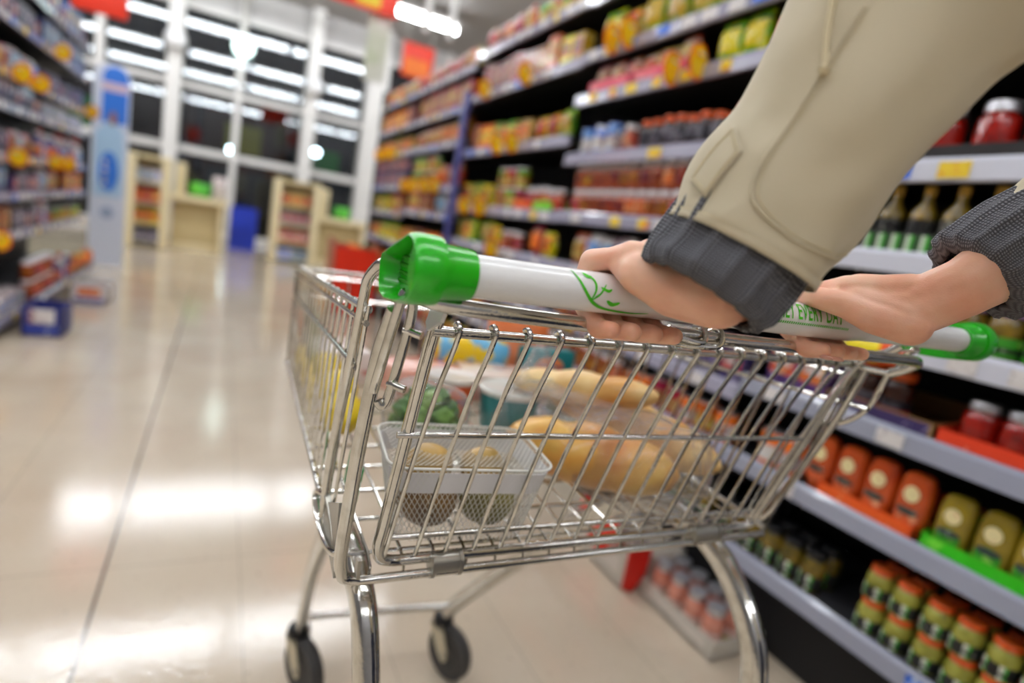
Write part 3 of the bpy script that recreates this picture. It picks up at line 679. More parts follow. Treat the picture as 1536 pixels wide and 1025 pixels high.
lrow('L1', 5, 4.0, 5.28, 'bagwht', .11, 'white flour bag', 'bag', dep=.08, jit=.3)
lrow('L1', 6, 4.0, 5.28, 'boxk', .09, 'grey coffee box', 'box', dep=.06)
lrow('L1', 7, 4.0, 5.28, 'boxblu', .13, 'blue cereal box', 'box', dep=.06)
lrow('L2', 0, 5.32, 5.9, 'botw', .08, 'white cleaner bottle', 'bottle'); lrow('L2', 0, 5.92, 6.7, 'bagred', .12, 'red and orange snack bag', 'bag', dep=.07, jit=.3)
lrow('L2', 1, 5.32, 5.7, 'botp', .075, 'navy cleaner bottle', 'bottle', sc=.86); lrow('L2', 1, 5.72, 6.7, 'cangrn', .075, 'green cream-banded can', 'can')
lrow('L2', 2, 5.32, 6.0, 'bagwht', .11, 'white flour bag', 'bag', dep=.08, jit=.3); lrow('L2', 2, 6.02, 6.7, 'boxorg', .10, 'orange meal box', 'box', dep=.06)
lrow('L2', 3, 5.32, 6.7, 'botp', .075, 'navy cleaner bottle', 'bottle')
lrow('L2', 4, 5.32, 6.7, 'boxwht', .16, 'white tissue box', 'box', dep=.1)
lrow('L2', 5, 5.32, 6.7, 'boxk', .09, 'grey coffee box', 'box', dep=.06, sc=.95)
lrow('L2', 6, 5.32, 6.7, 'boxnavy', .12, 'navy blue cereal box', 'box', dep=.06)
lrow('L2', 7, 5.32, 6.7, 'boxblu', .13, 'blue cereal box', 'box', dep=.06)

# unused prototypes are dropped
for k_, p_ in list(PROTO.items()):
    if not p_[1]:
        for c in list(p_[0].children): bpy.data.objects.remove(c)
        bpy.data.objects.remove(p_[0])

# round yellow price flags clipped on the rails
flagm = mat('yellow flag print', (252, 206, 10), .4, pat=((246, 140, 16), 26, .62, 'n')); flagr = mat('orange flag rim', (244, 100, 16), .4)
def flag(x, y, z, side, label, r=.058):
    global FL
    if FL is None:
        m_ = MB(); n = 24
        m_.lathe([(0, -.0008), (r*.84, -.0008), (r*.84, .0024), (0, .0024)], n, m=0); m_.xf = None
        q = MB(); q.lathe([(r*.8, -.0002), (r, -.0002), (r, .0016), (r*.8, .0016)], n)
        R_ = Matrix.Rotation(PI/2, 4, 'X'); m_.v = [tuple(R_ @ V(p)) for p in m_.v]; q.v = [tuple(R_ @ V(p)) for p in q.v]
        e = empty('price_flag'); m_.build('printed_disc', flagm, e); q.build('rim', flagr, e)
        c = MB(); c.box((-.004, -.004, r*.4), (.03, .002, r*.52)); c.build('clip', whitep, e, smooth=False)
        FL = e; o = e
    else: o = copy_tree(FL)
    o.location = (x-side*.034, y, z-.01); o.rotation_euler = (0, 0, .35 if side > 0 else PI-.35); tag(o, label, 'price flag', 'round yellow price flags')
FL = None
fl = [('B', 6, 1.62, 'nearest the sleeve'), ('B', 6, 1.75, 'second from the sleeve'), ('B', 7, 2.06, 'nearer one'), ('B', 7, 2.17, 'farther one'), ('C', 6, 2.95, 'nearer the sleeve'), ('C', 6, 3.5, 'nearer the blue post'),
      ('C', 5, 2.98, 'nearer the sleeve'), ('C', 5, 3.18, 'nearer the blue post'), ('C', 4, 3.28, 'nearer the sleeve'), ('C', 4, 3.55, 'nearer the blue post'), ('C', 3, 3.02, 'single one'),
      ('D', 4, 4.2, 'nearest the blue post'), ('D', 4, 4.45, 'second past the blue post'), ('D', 4, 4.75, 'third past the blue post'), ('D', 4, 5.0, 'fourth past the blue post'), ('E', 5, 5.6, 'first of three'), ('E', 5, 5.85, 'middle of three'), ('E', 5, 6.1, 'last of three')]
for b, si, y, w in fl:
    pl = ORD[si] if si < len(RR[b])-1 else 'top shelf'
    flag(XF-.006, y, RR[b][si], 1, 'yellow price flag, %s, %s, %s' % (w, pl, BN[b].replace('the bay ', 'the bay ')))
for b, si, y, w in (('L1', 5, 4.55, 'nearer the frame edge'), ('L1', 5, 4.95, 'farther from the frame edge'), ('L2', 6, 5.5, 'single one'), ('L1', 3, 4.5, 'single one'), ('L2', 3, 5.4, 'nearer one'), ('L2', 3, 5.75, 'farther one'), ('L1', 1, 4.2, 'single one'), ('L2', 5, 6.6, 'single one')):
    flag(LXF+.022, y, RL[si], -1, 'yellow price flag, %s, %s, %s' % (w, ORD[si], BN[b]))

# banner clipped to the rail behind the right green cap
e = empty('rail_banner', (XF-.02, .80, .93)); tag(e, 'yellow and orange curved rail banner beside the right green cap', 'price flag')
m_ = MB(); m_.grid(lambda u, v: (-.012*math.sin(PI*u), -.05+.14*u, -.045+.05*v), 10, 3, 0); m_.m = [1 if (i % 9) < 3 else 0 for i in range(len(m_.f))]
o = m_.build('card', [mat('banner yellow', (240, 220, 30), .4), mat('banner orange', (236, 84, 24), .4)], e); mo = o.modifiers.new('thick', 'SOLIDIFY'); mo.thickness = .002

# ------------------------------------------------------------------ floor displays
def floor_tray(x0, x1, y0, y1, h, label, m):
    e = empty('floor_tray', ((x0+x1)/2, (y0+y1)/2, 0)); tag(e, label, 'tray')
    w, l = (x1-x0)/2, (y1-y0)/2; b = MB(); t = .006
    b.box((-w, -l, 0), (w, l, t)); b.box((-w, -l, 0), (-w+t, l, h)); b.box((w-t, -l, 0), (w, l, h)); b.box((-w+t, -l, 0), (w-t, -l+t, h)); b.box((-w+t, l-t, 0), (w-t, l, h)); b.build('tray_body', m, e, smooth=False)
    b = MB(); b.box((-w-.001, -l*.8, h*.3), (-w, l*.8, h*.8)); b.build('printed_strip', mat('pale card print', (214, 206, 196), .5), e, smooth=False)
card = mat('pale card', (196, 190, 178), .6)
floor_tray(1.25, 1.445, .93, 1.235, .055, 'pale grey cardboard tray on the floor holding glass jars', card)
floor_tray(1.2, 1.44, 1.26, 1.62, .11, 'white cardboard tray on the floor behind the red card', card)
glassj = mat('pink sauce glass', (216, 150, 130), .12, coat=.6, pat=((196, 120, 100), 20, .5, 'soft'))
P('floorjar', 'floor_jar', 'jar', .062, .062, .125, glassj, [mat('pale pink label', (226, 190, 176), .4), PICK], CAPS, parts=True)
for i, (x, y) in enumerate([(1.29+.07*k_, .98+.071*j) for k_ in range(2) for j in range(4)]):
    put('floorjar', (x, y, .0065), 0, 'pink sauce jar with a silver lid in the floor tray, %s row' % ('outer' if i < 4 else 'inner'), 'jar', 'jars in the pale floor tray')
for i in range(3):
    put('floorjar', (1.3, 1.33+.1*i, .0065), 0, 'pink sauce jar in the white tray behind the red card', 'jar', 'jars in the white floor tray')
e = empty('red_card', (1.215, 1.225, 0)); tag(e, 'red pointed promotional card standing between the two floor trays', 'card')
b = MB(); b.prism([(-.05, .02), (-.01, -.0), (.035, .05), (.045, .16), (-.05, .15)], -.002, .002, 'y'); b.build('card', mat('red promo card', (206, 34, 22), .5), e, smooth=False); e.location = (1.23, 1.244, .0)
e = empty('round_sign', (1.192, 1.42, .125)); tag(e, 'round red sign on the front of the white floor tray', 'sign')
b = MB(); b.lathe([(0, 0), (.07, 0), (.07, .003), (0, .003)], 28); b.v = [tuple(Matrix.Rotation(PI/2, 4, 'Y') @ V(p)) for p in b.v]; b.build('disc', mat('bright red', (226, 40, 20), .45), e)
b = MB(); b.box((.002, -.09, -.01), (.006, .12, .06)); b.build('banner', mat('bright red', (226, 40, 20), .45), e, smooth=False)

# blue/white crate and white basket by the left shelves
def lcrate(x, y, w, l, h, m1, m2, name, label, fill):
    e = empty(name, (x, y, 0)); tag(e, label, 'crate'); b = MB(); t = .008
    b.box((-w/2, -l/2, 0), (w/2, l/2, t)); 
    for s_ in (-1, 1):
        b.box((s_*w/2-t*(s_ > 0), -l/2, 0), (s_*w/2+t*(s_ < 0), l/2, h)); b.box((-w/2, s_*l/2-t*(s_ > 0), 0), (w/2, s_*l/2+t*(s_ < 0), h))
    b.build('crate_body', m1, e, smooth=False)
    b = MB(); b.box((-w*.32, -l/2-.002, h*.45), (w*.32, -l/2, h*.95)); b.build('white_panel', m2, e, smooth=False)
    b = MB(); b.box((-w*.42, -l/2-.002, h*.12), (w*.42, -l/2, h*.34)); b.build('printed_strip', mat('crate print', (40, 60, 150), .5, pat=((200, 210, 230), 30, .6, 'n')), e, smooth=False)
    return e
lcrate(-.885, 4.25, .19, .26, .17, mat('crate navy', (40, 48, 120), .5), WHT, 'floor_crate', 'navy blue and white crate on the floor by the left shelves', None)
lcrate(-.84, 5.35, .22, .3, .13, mat('crate white', (222, 218, 218), .5), PINK, 'floor_crate', 'white and pink crate on the floor by the left shelves', None)
for i in range(6):
    q = MB(); q.lathe([(0, -.04)]+[(.042*math.cos(a), .04*math.sin(a)) for a in [(-.5+j/8)*PI for j in range(1, 8)]]+[(0, .04)], 14)
    o = q.build('apple', mat(('red apple', 'green apple')[i % 2], ((170, 60, 44), (120, 150, 60))[i % 2], .35)); o.location = (-.91+.07*(i % 3), 5.28+.13*(i//3), .05); o.location.z = .0485
    tag(o, ('red' if i % 2 == 0 else 'green')+' apple in the white and pink crate', 'apple', ('red' if i % 2 == 0 else 'green')+' apples in the crate')

# standee
e = empty('standee', (-1.07, 7.4, 0), .05); tag(e, 'tall white and blue advertising standee at the end of the left shelves', 'standee')
w = .155; n = 12
pol = [(-w, 0), (w, 0), (w, 1.9)]+[(w*math.cos(a), 1.9+.13*math.sin(a)) for a in [PI*i/n for i in range(1, n)]]+[(-w, 1.9)]
b = MB(); b.prism(pol, 0, .05, 'y'); b.build('board', mat('pale blue board', (206, 214, 230), .4), e, smooth=False)
def panel(pts, dy, m, nm, par=e): q = MB(); q.prism(pts, -dy, 0, 'y'); return q.build(nm, m, par, smooth=False)
blue = mat('standee blue', (44, 116, 214), .4); lblue = mat('standee light blue', (168, 202, 230), .4)
panel([(-w*.5, 1.45), (w*.9, 1.45), (w*.9, 1.9)]+[(w*.2+w*.7*math.cos(a), 1.9+.1*math.sin(a)) for a in [PI*i/8 for i in range(1, 8)]]+[(-w*.5, 1.9)], .003, blue, 'blue_panel')
panel([(-w*.5, 1.76), (w*.85, 1.76), (w*.85, 1.84), (-w*.5, 1.84)], .004, mat('pale pink strip', (216, 190, 200), .4), 'name_strip')
panel([(-w*.8, 1.15), (w*.8, 1.15), (w*.7, 1.38), (0, 1.5), (-w*.8, 1.35)], .005, lblue, 'light_blue_panel')
panel([(.03*math.cos(a)+.02, 1.5+.07*math.sin(a)) for a in [2*PI*i/14 for i in range(14)]], .006, mat('portrait tan', (150, 100, 72), .5), 'portrait')
panel([(-w*.8, .72), (w*.75, .72), (w*.8, 1.15), (-w*.8, 1.15)], .003, lblue, 'light_blue_panel')
panel([(.085*math.cos(a), .97+.2*math.sin(a)) for a in [2*PI*i/20 for i in range(20)]], .006, blue, 'blue_oval')
for k_ in range(4):
    panel([(-.03+.02*math.cos(a), .85+.07*k_+.024*math.sin(a)) for a in [2*PI*i/10 for i in range(10)]]+[], .009, mat('white print', (226, 230, 240), .4) if False else WHT, 'printed_letter')
panel([(.06*math.cos(a), .55+.06*math.sin(a)) for a in [2*PI*i/20 for i in range(20)]], .005, mat('grey blue emblem', (150, 166, 196), .4), 'emblem')

# ------------------------------------------------------------------ checkouts
def boxes(name, par, m, *bx, r=0):
    q = MB()
    for a, b in bx: q.rbox(a, b, .008, seg=1) if r else q.box(a, b)
    return q.build(name, m, par, smooth=bool(r))
def rack(x0, x1, y, h, label, nm='display_rack', seed=1, items=(('boxpink', .10, .17),)):
    e = empty(nm, ((x0+x1)/2, y, 0)); tag(e, label, 'display rack'); w = (x1-x0)/2
    boxes('side_panel', e, cream, ((-w, 0, 0), (-w+.1, .4, h)), r=1); boxes('side_panel', e, cream, ((w-.1, 0, 0), (w, .4, h)), r=1)
    boxes('back_panel', e, creamd, ((-w+.1, .36, 0), (w-.1, .4, h)))
    for z in (.06, .34, .62, .9, h-.03): boxes('shelf', e, cream, ((-w+.1, .02, z-.02), (w-.1, .36, z)))
    return e
rack(-1.19, -.68, 9.6, 1.27, 'cream display rack at the end of the left checkout')
rack(.68, 1.36, 9.75, 1.29, 'cream display rack of small packs beside the right checkout')
def small(key, w, h, mats, xs, y, z, label, grp):
    for i, x in enumerate(xs):
        if key not in PROTO or not PROTO[key][0].name in bpy.data.objects: pass
        q = PRO2.get(key)
        if q is None:
            b, ms = p_box(w, .08, h, *mats); b.v = [(p[1], p[0], p[2]) for p in b.v]; o = b.build('snack_pack', ms); PRO2[key] = o
        else: o = q.copy(); COL.objects.link(o)
        o.location = (x, y, z+.001); tag(o, label, 'pack', grp)
PRO2 = {}
for k_, (z, ms, c) in enumerate(((.06, (NAVY, WHT, GRY), 'grey'), (.34, (YEL, RED, ORG), 'yellow'), (.62, (RED, PINK, YEL), 'red'), (.9, (WHT, LBL, WHT), 'white'))):
    small('lr%d' % k_, .085, .18, ms, [-1.04, -.935, -.83], 9.7, z+.001, c+' pack on the %s of the left checkout rack' % ORD[k_], c+' packs in the left checkout rack')
for k_, (z, ms, c) in enumerate(((.06, (LBL, WHT, BLU), 'light blue'), (.34, (PINK, WHT, RED), 'pink'), (.62, (WHT, PINK, RED), 'pink and white'), (.9, (CRM, PINK, RED), 'cream and pink'))):
    small('rr%d' % k_, .095, .17, ms, [.84, .95, 1.06, 1.18], 9.85, z+.001, c+' pack on the %s of the right checkout rack' % ORD[k_], c+' packs in the right checkout rack')
def desk(x0, x1, y, label):
    e = empty('checkout_desk', ((x0+x1)/2, y, 0)); tag(e, label, 'checkout'); w = (x1-x0)/2
    boxes('front_panel', e, creamd, ((-w, .25, .1), (w-.06, .3, .72))); boxes('plinth', e, cream, ((-w, .2, 0), (w-.04, .9, .1)))
    boxes('worktop', e, cream, ((-w-.02, 0, .72), (w, .95, .8)), r=1); boxes('side_panel', e, cream, ((w-.1, .05, 0), (w-.04, .9, .72)))
    boxes('till_screen', e, cream, ((-w*.95, .3, .8), (-w*.6, .42, 1.25)), r=1)
desk(-.66, .06, 9.75, 'cream checkout desk with a till, left of the doorway'); desk(1.4, 2.2, 10.0, 'cream checkout desk right of the doorway, near the shelves')
gm = mat('green carrier', (96, 196, 50), .5, pat=((40, 140, 60), 6, .55, 'soft'))
for x, y, s_, lab in ((-.32, 10.15, 1, 'bright green carrier bag standing on the left checkout'), (1.83, 10.5, 1, 'bright green carrier bag standing on the right checkout')):
    b, ms = p_bag(.28*s_, .14, .2, gm, gm, gm); b.v = [(p[1], p[0], p[2]) for p in b.v]; o = b.build('carrier_bag', ms); o.location = (x, y, .8); tag(o, lab, 'carrier bag')
b, ms = p_bag(.22, .14, .34, WHT, WHT, WHT); b.v = [(p[1], p[0], p[2]) for p in b.v]; o = b.build('carrier_bag', ms); o.location = (-.06, 10.2, .8); tag(o, 'white carrier bag beside the green one on the left checkout', 'carrier bag')
# doorway threshold and blue crates
f = MB(); f.box((.15, YW-.9, .0), (1.2, YW-.4, .012)); struct('trim_60', f, mat('white threshold', (236, 236, 238), .4), smooth=False)
bc = mat('blue crate plastic', (30, 60, 190), .4)
for i in range(2):
    e = empty('stacking_crate', (.33, 11.3, .0+.36*i)); tag(e, ('upper' if i else 'lower')+' blue plastic crate stacked beyond the checkouts', 'crate')
    q = MB()
    for s_ in (-1, 1): q.box((s_*.2-.01, -.15, 0), (s_*.2+.01, .15, .355)); q.box((-.2, s_*.15-.01, 0), (.2, s_*.15+.01, .355))
    q.box((-.2, -.15, 0), (.2, .15, .02)); q.build('crate_body', bc, e, smooth=False)
    q = MB(); q.box((-.21, -.17, .3), (.21, -.155, .335)); q.build('rim', bc, e, smooth=False)
# red promotional bin at the end of the right shelves
e = empty('promotional_bin', (1.17, 5.9, 0)); tag(e, 'red promotional bin standing in front of the last right-hand bay', 'bin')
boxes('front_panel', e, mat('bin red', (222, 44, 14), .45), ((-.2, -.22, .02), (.2, -.2, .66))); boxes('back_panel', e, mat('bin red', (222, 44, 14), .45), ((-.2, .2, .02), (.2, .22, .66)))
boxes('side_panel', e, mat('bin brown', (170, 100, 74), .5), ((-.21, -.22, .0), (-.2, .22, .72))); boxes('side_panel', e, mat('bin brown', (170, 100, 74), .5), ((.2, -.22, .0), (.21, .22, .72)))
boxes('bin_floor', e, mat('bin brown', (170, 100, 74), .5), ((-.2, -.2, .5), (.2, .2, .52)))
for i in range(6):
    b, ms = p_bag(.12, .07, .16, (BRN, ORG, DGRN)[i % 3], CRM, RED); b.v = [(p[1], p[0], p[2]) for p in b.v]; o = b.build('snack_bag', ms); o.location = (1.17-.125+.125*(i % 3), 5.8+.2*(i//3), .521)
    tag(o, ('brown', 'orange', 'dark green')[i % 3]+' snack bag in the red promotional bin, '+('near side' if i < 3 else 'far side'), 'bag')
# ------------------------------------------------------------------ shopping trolley
T = empty('shopping_trolley', (.37, .7, 0)); tag(T, 'wire shopping trolley with a white grip and green end caps', 'trolley')
def part(nm, mb, m, par=None, **k):
    return mb.build(nm, m, par or T, world=True, **k)
# handle
HY, HZ = .331, 1.0015
def tubeX(prof, n=32, c=(HY, HZ)):  # prof [(x,r)]
    b = MB(); b.lathe([(r, x) for x, r in prof], n); b.v = [(p[2], c[0]+p[0], c[1]+p[1]) for p in b.v]; return b
hb = part('handle', tubeX([(.124, .0128), (.72, .0128)]), whitep)
grip = part('grip_sleeve', tubeX([(.13, .0135), (.2, .0139), (.3, .0141), (.42, .0144), (.49, .0146), (.512, .0142), (.527, .0130), (.534, .0124)]), whitep, hb)
def wrapped(x, a, r=.0149):
    a = math.radians(a); return (x, HY-r*math.cos(a), HZ+r*math.sin(a))
def ribbon(b, pts, w, r=.0149):
    pts = [V((p[0], math.radians(p[1])*r, 0)) for p in pts]; pts = smoothpath(pts, 6); k_ = len(pts); vs = []
    for i, p in enumerate(pts):
        t = (pts[min(i+1, k_-1)]-pts[max(i-1, 0)]).normalized(); n = V((-t.y, t.x, 0)); ww = w*(math.sin(PI*(i+.3)/(k_-.4))**.6)
        for s_ in (-1, 1):
            q = p+n*s_*ww/2; vs.append(wrapped(q.x, math.degrees(q.y/r), r))
    b.add(vs, [(2*i, 2*i+1, 2*i+3, 2*i+2) for i in range(k_-1)])
b = MB()
ribbon(b, [(.2045, 66), (.208, 40), (.214, 5), (.222, -24), (.234, -42), (.256, -48), (.272, -40)], .0022, .0144)
ribbon(b, [(.2125, 62), (.2205, 40), (.2222, 12), (.2195, -20)], .0018, .0144)
ribbon(b, [(.2195, -20), (.226, 2), (.2305, 30)], .0014, .0144)
ribbon(b, [(.213, 56), (.2165, 46), (.2195, 50)], .0026, .0144); ribbon(b, [(.2325, -14), (.238, -24), (.2435, -16)], .003, .0144); ribbon(b, [(.226, 20), (.232, 12), (.235, 18)], .002, .0144)
part('leaf_emblem', b, gprint, grip, smooth=False)
b = MB()
for i in range(46):
    x = .372+i*.00262
    vs = [wrapped(x+dx+.0006*(a > -9), a, .0149) for dx, a in ((0, -13), (.0013, -13), (.0013, -5), (0, -5))]
    b.add(vs, [(0, 1, 2, 3)])
part('dotted_line', b, gprint, grip, smooth=False)
def text_mesh(body, size, fn, name, m, par, spacing=1.0, offs=0., ext=0.):
    cu = bpy.data.curves.new('txt', 'FONT'); cu.body = body; cu.size = size; cu.space_character = spacing; cu.offset = offs
    o = bpy.data.objects.new('txt', cu); COL.objects.link(o); bpy.context.view_layer.update()
    me = bpy.data.meshes.new_from_object(o.evaluated_get(bpy.context.evaluated_depsgraph_get()))
    bpy.data.objects.remove(o)
    bm = bmesh.new(); bm.from_mesh(me); bmesh.ops.triangulate(bm, faces=bm.faces[:])
    bmesh.ops.subdivide_edges(bm, edges=[e for e in bm.edges if e.calc_length() > size*.2], cuts=2, use_grid_fill=False)
    for v_ in bm.verts: v_.co = V(fn(v_.co.x, v_.co.y))
    bm.to_mesh(me); bm.free(); me.materials.clear(); me.materials.append(m)
    t = bpy.data.objects.new(name, me); COL.objects.link(t); t.parent = par; t.matrix_parent_inverse = Matrix.Identity(4) if par.parent else par.matrix_basis.inverted(); return t
R0 = .01505
text_mesh('MONEY EVERY DAY', .0205, lambda x, y: wrapped(.3805+x*.535, 5+math.degrees(y*1.0/R0), R0), 'lettering', gprint, grip, 1.06, .0002)
b = MB()
for k_, (x0, x1) in enumerate(((.548, .562), (.566, .585))):
    for q in range(2):
        a0 = 4-q*16; b.add([wrapped(x, a, .0131) for x, a in ((x0, a0-9), (x1, a0-9), (x1+.0015, a0), (x0+.0015, a0))], [(0, 1, 2, 3)])
part('small_print', b, kprint, hb, smooth=False)
# end caps
def cap(x0, dirx, nm, lab):
    """x0: inner end of the cap, dirx -1 towards the left end"""
    X = lambda t: x0+dirx*t
    c = part('end_cap', tubeX([(X(0), .0128), (X(0), .0152), (X(.0015), .0158), (X(.02), .0172), (X(.0215), .0182), (X(.024), .0196), (X(.028), .0206), (X(.032), .0196), (X(.034), .018)]), green)
    c['label'] = lab
    # bracket reaching forward with a recessed ribbed face
    outl = []
    for a in range(95, 280, 15):
        outl.append((HY-.0205*math.sin(math.radians(a-0))*1 if False else HY+.0205*math.cos(math.radians(a)), HZ+.0205*math.sin(math.radians(a))))
    outl = [(HY+.0205*math.cos(math.radians(a)), HZ+.0205*math.sin(math.radians(a))) for a in range(80, 275, 13)]
    outl += [(HY+.02, .9775), (.376, .9755), (.388, .9775), (.3925, .983), (.396, .9985), (.394, 1.0035), (.385, 1.0065)]
    cx = sum(p[0] for p in outl)/len(outl); cy = sum(p[1] for p in outl)/len(outl)
    def inset(t): return [(cx+(p[0]-cx)*t, cy+(p[1]-cy)*t) for p in outl]
    b = MB(); rings = [(outl, .022), (inset(1.03), .026), (inset(1.03), .036), (inset(.99), .040), (inset(.93), .041), (inset(.88), .038), (inset(.82), .028)]
    n = len(outl); vs = []
    for pts, t in rings: vs += [(X(t), p[0], p[1]) for p in pts]
    fs = [tuple(range(n))]+[(r_*n+i, r_*n+(i+1) % n, (r_+1)*n+(i+1) % n, (r_+1)*n+i) for r_ in range(len(rings)-1) for i in range(n)]+[tuple((len(rings)-1)*n+i for i in range(n))]
    b.add(vs, fs); q = part('cap_bracket', b, green, c, ang=50)
    b = MB()
    for k_ in range(4):
        z = .9875+.0052*k_; b.rbox((X(.0275), .346, z), (X(.0296), .384, z+.0026), .0006, seg=1)
    part('rib', b, greend, q) if False else part('ribbed_insert', b, greend, q)
    b = MB(); b.lathe([(0, 0), (.0052, 0), (.0052, .003), (0, .003)], 16, sy=1.5); b.v = [(X(.0285)+dirx*p[2], .338+p[0], 1.0+p[1]) for p in b.v]; part('socket_hole', b, mat('socket dark', (34, 30, 26), .5), q)
    return c
cap(.1375, -1, 'end_cap', 'green end cap at the near end of the grip'); cap(.697, 1, 'end_cap', 'green end cap at the far end of the grip')
# steel bar and hooks below the grip
b = MB(); b.tube(smoothpath([(.118, .345, .985), (.128, .338, .981), (.24, .338, .9775), (.4, .338, .9765), (.6, .338, .974), (.655, .340, .972), (.662, .352, .962), (.661, .366, .953)]), .0055, 12); bar = part('support_bar', b, chrome)
b = MB(); b.tube(smoothpath([(.302, .331, .983), (.312, .329, .9765), (.335, .328, .9735), (.342, .330, .977), (.343, .336, .9845), (.342, .345, .983)]), .0022, 8)
b.tube(smoothpath([(.300, .333, .972), (.330, .331, .970), (.356, .330, .971), (.3615, .331, .978), (.362, .338, .9845), (.361, .346, .981)]), .0022, 8); part('seat_hook', b, chrome, bar)
# rear gate
G = lambda x, z: .395+(.955-z)*.209
b = MB()
fr = smoothpath([(.1500, .352, .990), (.1455, .378, .982), (.1447, .393, .965), (.1440, .405, .93), (.1428, .424, .8555), (.139, .437, .775), (.1375, .4395, .755), (.142, .444, .739), (.155, .4475, .7325), (.175, .448, .732), (.25, .448, .7315), (.4, .448, .7305), (.55, .448, .7295), (.592, .447, .7295), (.606, .444, .735), (.611, .439, .76), (.628, .418, .855), (.645, .397, .952), (.651, .372, .972), (.654, .358, .985)], 4)
b.tube(fr, .0052, 12)
b.tube([(.142, .3955, .9525), (.648, .3955, .9535)], .0042, 12)
gt = part('rear_gate', b, chrome)
b = MB()
for i in range(17):
    x0 = .161+.0297*i; x1 = .1447+.0284*i
    if x0 > .64: continue
    path = [(x0, .4005, .9575), (x0, .3955, .9595), (x0, .3902, .9568), (x0-.0004, .3898, .951), (x0-(x0-x1)*.11, .3982, .928), (x0-(x0-x1)*.28, .4060, .902), (x0-(x0-x1)*.55, .4225, .84), (x1+.0005, .4395, .752), (x1, .4425, .7395)]
    b.tube(smoothpath(path, 3), .0022, 8)
part('gate_wire', b, chrome, gt)
for nm, p0, p1, r_ in (('mid_rail', (.1335, .4185, .8625), (.626, .4185, .855), .0027), ('lower_rail', (.147, .4445, .757), (.606, .4445, .7505), .0027)):
    b = MB(); b.tube([p0, p1], r_, 10); part(nm, b, chrome, gt)
b = MB(); b.tube([(.118, .440, .7215), (.626, .440, .7205)], .0042, 12)
b.lathe([(0, 0), (.0065, 0), (.0065, .003), (0, .003)], 14); 
rod = part('hinge_rod', b, steel) if False else None
b = MB(); b.tube([(.118, .440, .7215), (.626, .440, .7205)], .0042, 12); rod = part('hinge_rod', b, chrome)
for x0, x1 in ((.190, .2185), (.508, .548)):
    b = MB(); n = 14
    ov = [(.444+.0105*math.cos(a)*.85, .7265+.0115*math.sin(a)) for a in [2*PI*i/n for i in range(n)]]
    b.prism(ov, x0, x1, 'x'); b.prism([(p[0]+(p[0]-.444)*.12, p[1]+(p[1]-.7265)*.12) for p in ov], x0-.0006, x0+.003, 'x'); b.prism([(p[0]+(p[0]-.444)*.12, p[1]+(p[1]-.7265)*.12) for p in ov], x1-.003, x1+.0006, 'x')
    part('hinge_clip', b, steel, rod, ang=60)
# basket sides
def wires(b, A0, A1, B0, B1, n, r=.0018, over=.004, bulge=None):
    for i in range(n):
        t = i/(n-1); p = V(A0).lerp(V(A1), t); q = V(B0).lerp(V(B1), t)
        b.tube([p+(p-q).normalized()*over, q-(p-q).normalized()*over], r, 7)
def side(nm, tops, mids, bots, n, r=.0018):
    b = MB(); b.tube(tops, .0036, 10); a, c = V(tops[0]), V(tops[1]); d = V((0, 0, -.011))
    s_ = part(nm, b, chrome)
    b = MB(); b.tube([a+d, c+d], .0024, 8); part('second_rail', b, chrome, s_)
    b = MB(); b.tube(mids, .0028, 8); part('mid_rail', b, chrome, s_)
    b = MB(); b.tube(bots, .0034, 10); part('bottom_rail', b, chrome, s_)
    b = MB(); wires(b, tops[0], tops[1], bots[0], bots[1], n, r); part('side_wire', b, chrome, s_)
    return s_
side('left_side', [(.103, .435, .957), (.115, 1.012, .919)], [(.103, .45, .907), (.115, 1.012, .873)], [(.108, .50, .7365), (.115, 1.012, .76)], 20)
side('front_side', [(.115, 1.012, .919), (.607, 1.012, .919)], [(.115, 1.012, .873), (.607, 1.012, .873)], [(.115, 1.012, .76), (.60, 1.012, .76)], 18)
rs = side('right_side', [(.652, .395, .951), (.607, 1.012, .919)], [(.655, .375, .908), (.607, 1.012, .873)], [(.622, .436, .731), (.60, 1.012, .76)], 21)
b = MB()
b.tube(smoothpath([(.650, .397, .9515), (.658, .37, .952), (.6605, .362, .956), (.6605, .357, .968), (.659, .352, .98), (.655, .343, .984)], 4), .0036, 9)
b.tube(smoothpath([(.6595, .367, .952), (.6605, .372, .93), (.6602, .379, .906), (.657, .395, .886), (.650, .412, .877), (.636, .419, .878)], 4), .0034, 9)
b.tube(smoothpath([(.655, .388, .953), (.652, .40, .90), (.646, .42, .83), (.634, .44, .76), (.624, .452, .728)], 4), .0045, 9)
part('corner_loop', b, chrome, rs)
# left rear frame, hook link, bracket
b = MB(); b.tube(smoothpath([(.108, .392, .988), (.1035, .397, .9955), (.1, .405, .9945), (.0998, .434, .980), (.1003, .444, .960), (.1003, .458, .915), (.1, .479, .853), (.1015, .502, .79), (.1035, .512, .757), (.104, .514, .742)], 4), .0043, 10); ff = part('rear_frame', b, chrome)
b = MB(); b.tube(smoothpath([(.108, .381, .968), (.105, .395, .935), (.1035, .403, .89), (.103, .411, .85), (.1035, .421, .80), (.105, .432, .755), (.108, .4375, .736), (.112, .440, .7265), (.124, .441, .722)], 4), .0056, 12); part('corner_upright', b, chrome, ff)
b = MB(); b.tube(smoothpath([(.1045, .396, .905), (.1085, .372, .9735), (.1115, .371, .981), (.115, .371, .9795), (.1172, .372, .966), (.1145, .378, .93), (.1118, .382, .905), (.1085, .383, .8985), (.1055, .384, .902)], 5), .0036, 10); part('hanger_link', b, chrome, ff)
for p in ((.1175, .370, .9555), (.1125, .374, .9165)):
    b = MB(); b.tube([p, (p[0]+.006, p[1]-.006, p[2]-.001)], .0028, 10); b.tube([(p[0]-.004, p[1]+.004, p[2]), p], .0018, 8); part('rivet_pin', b, chrome, ff)
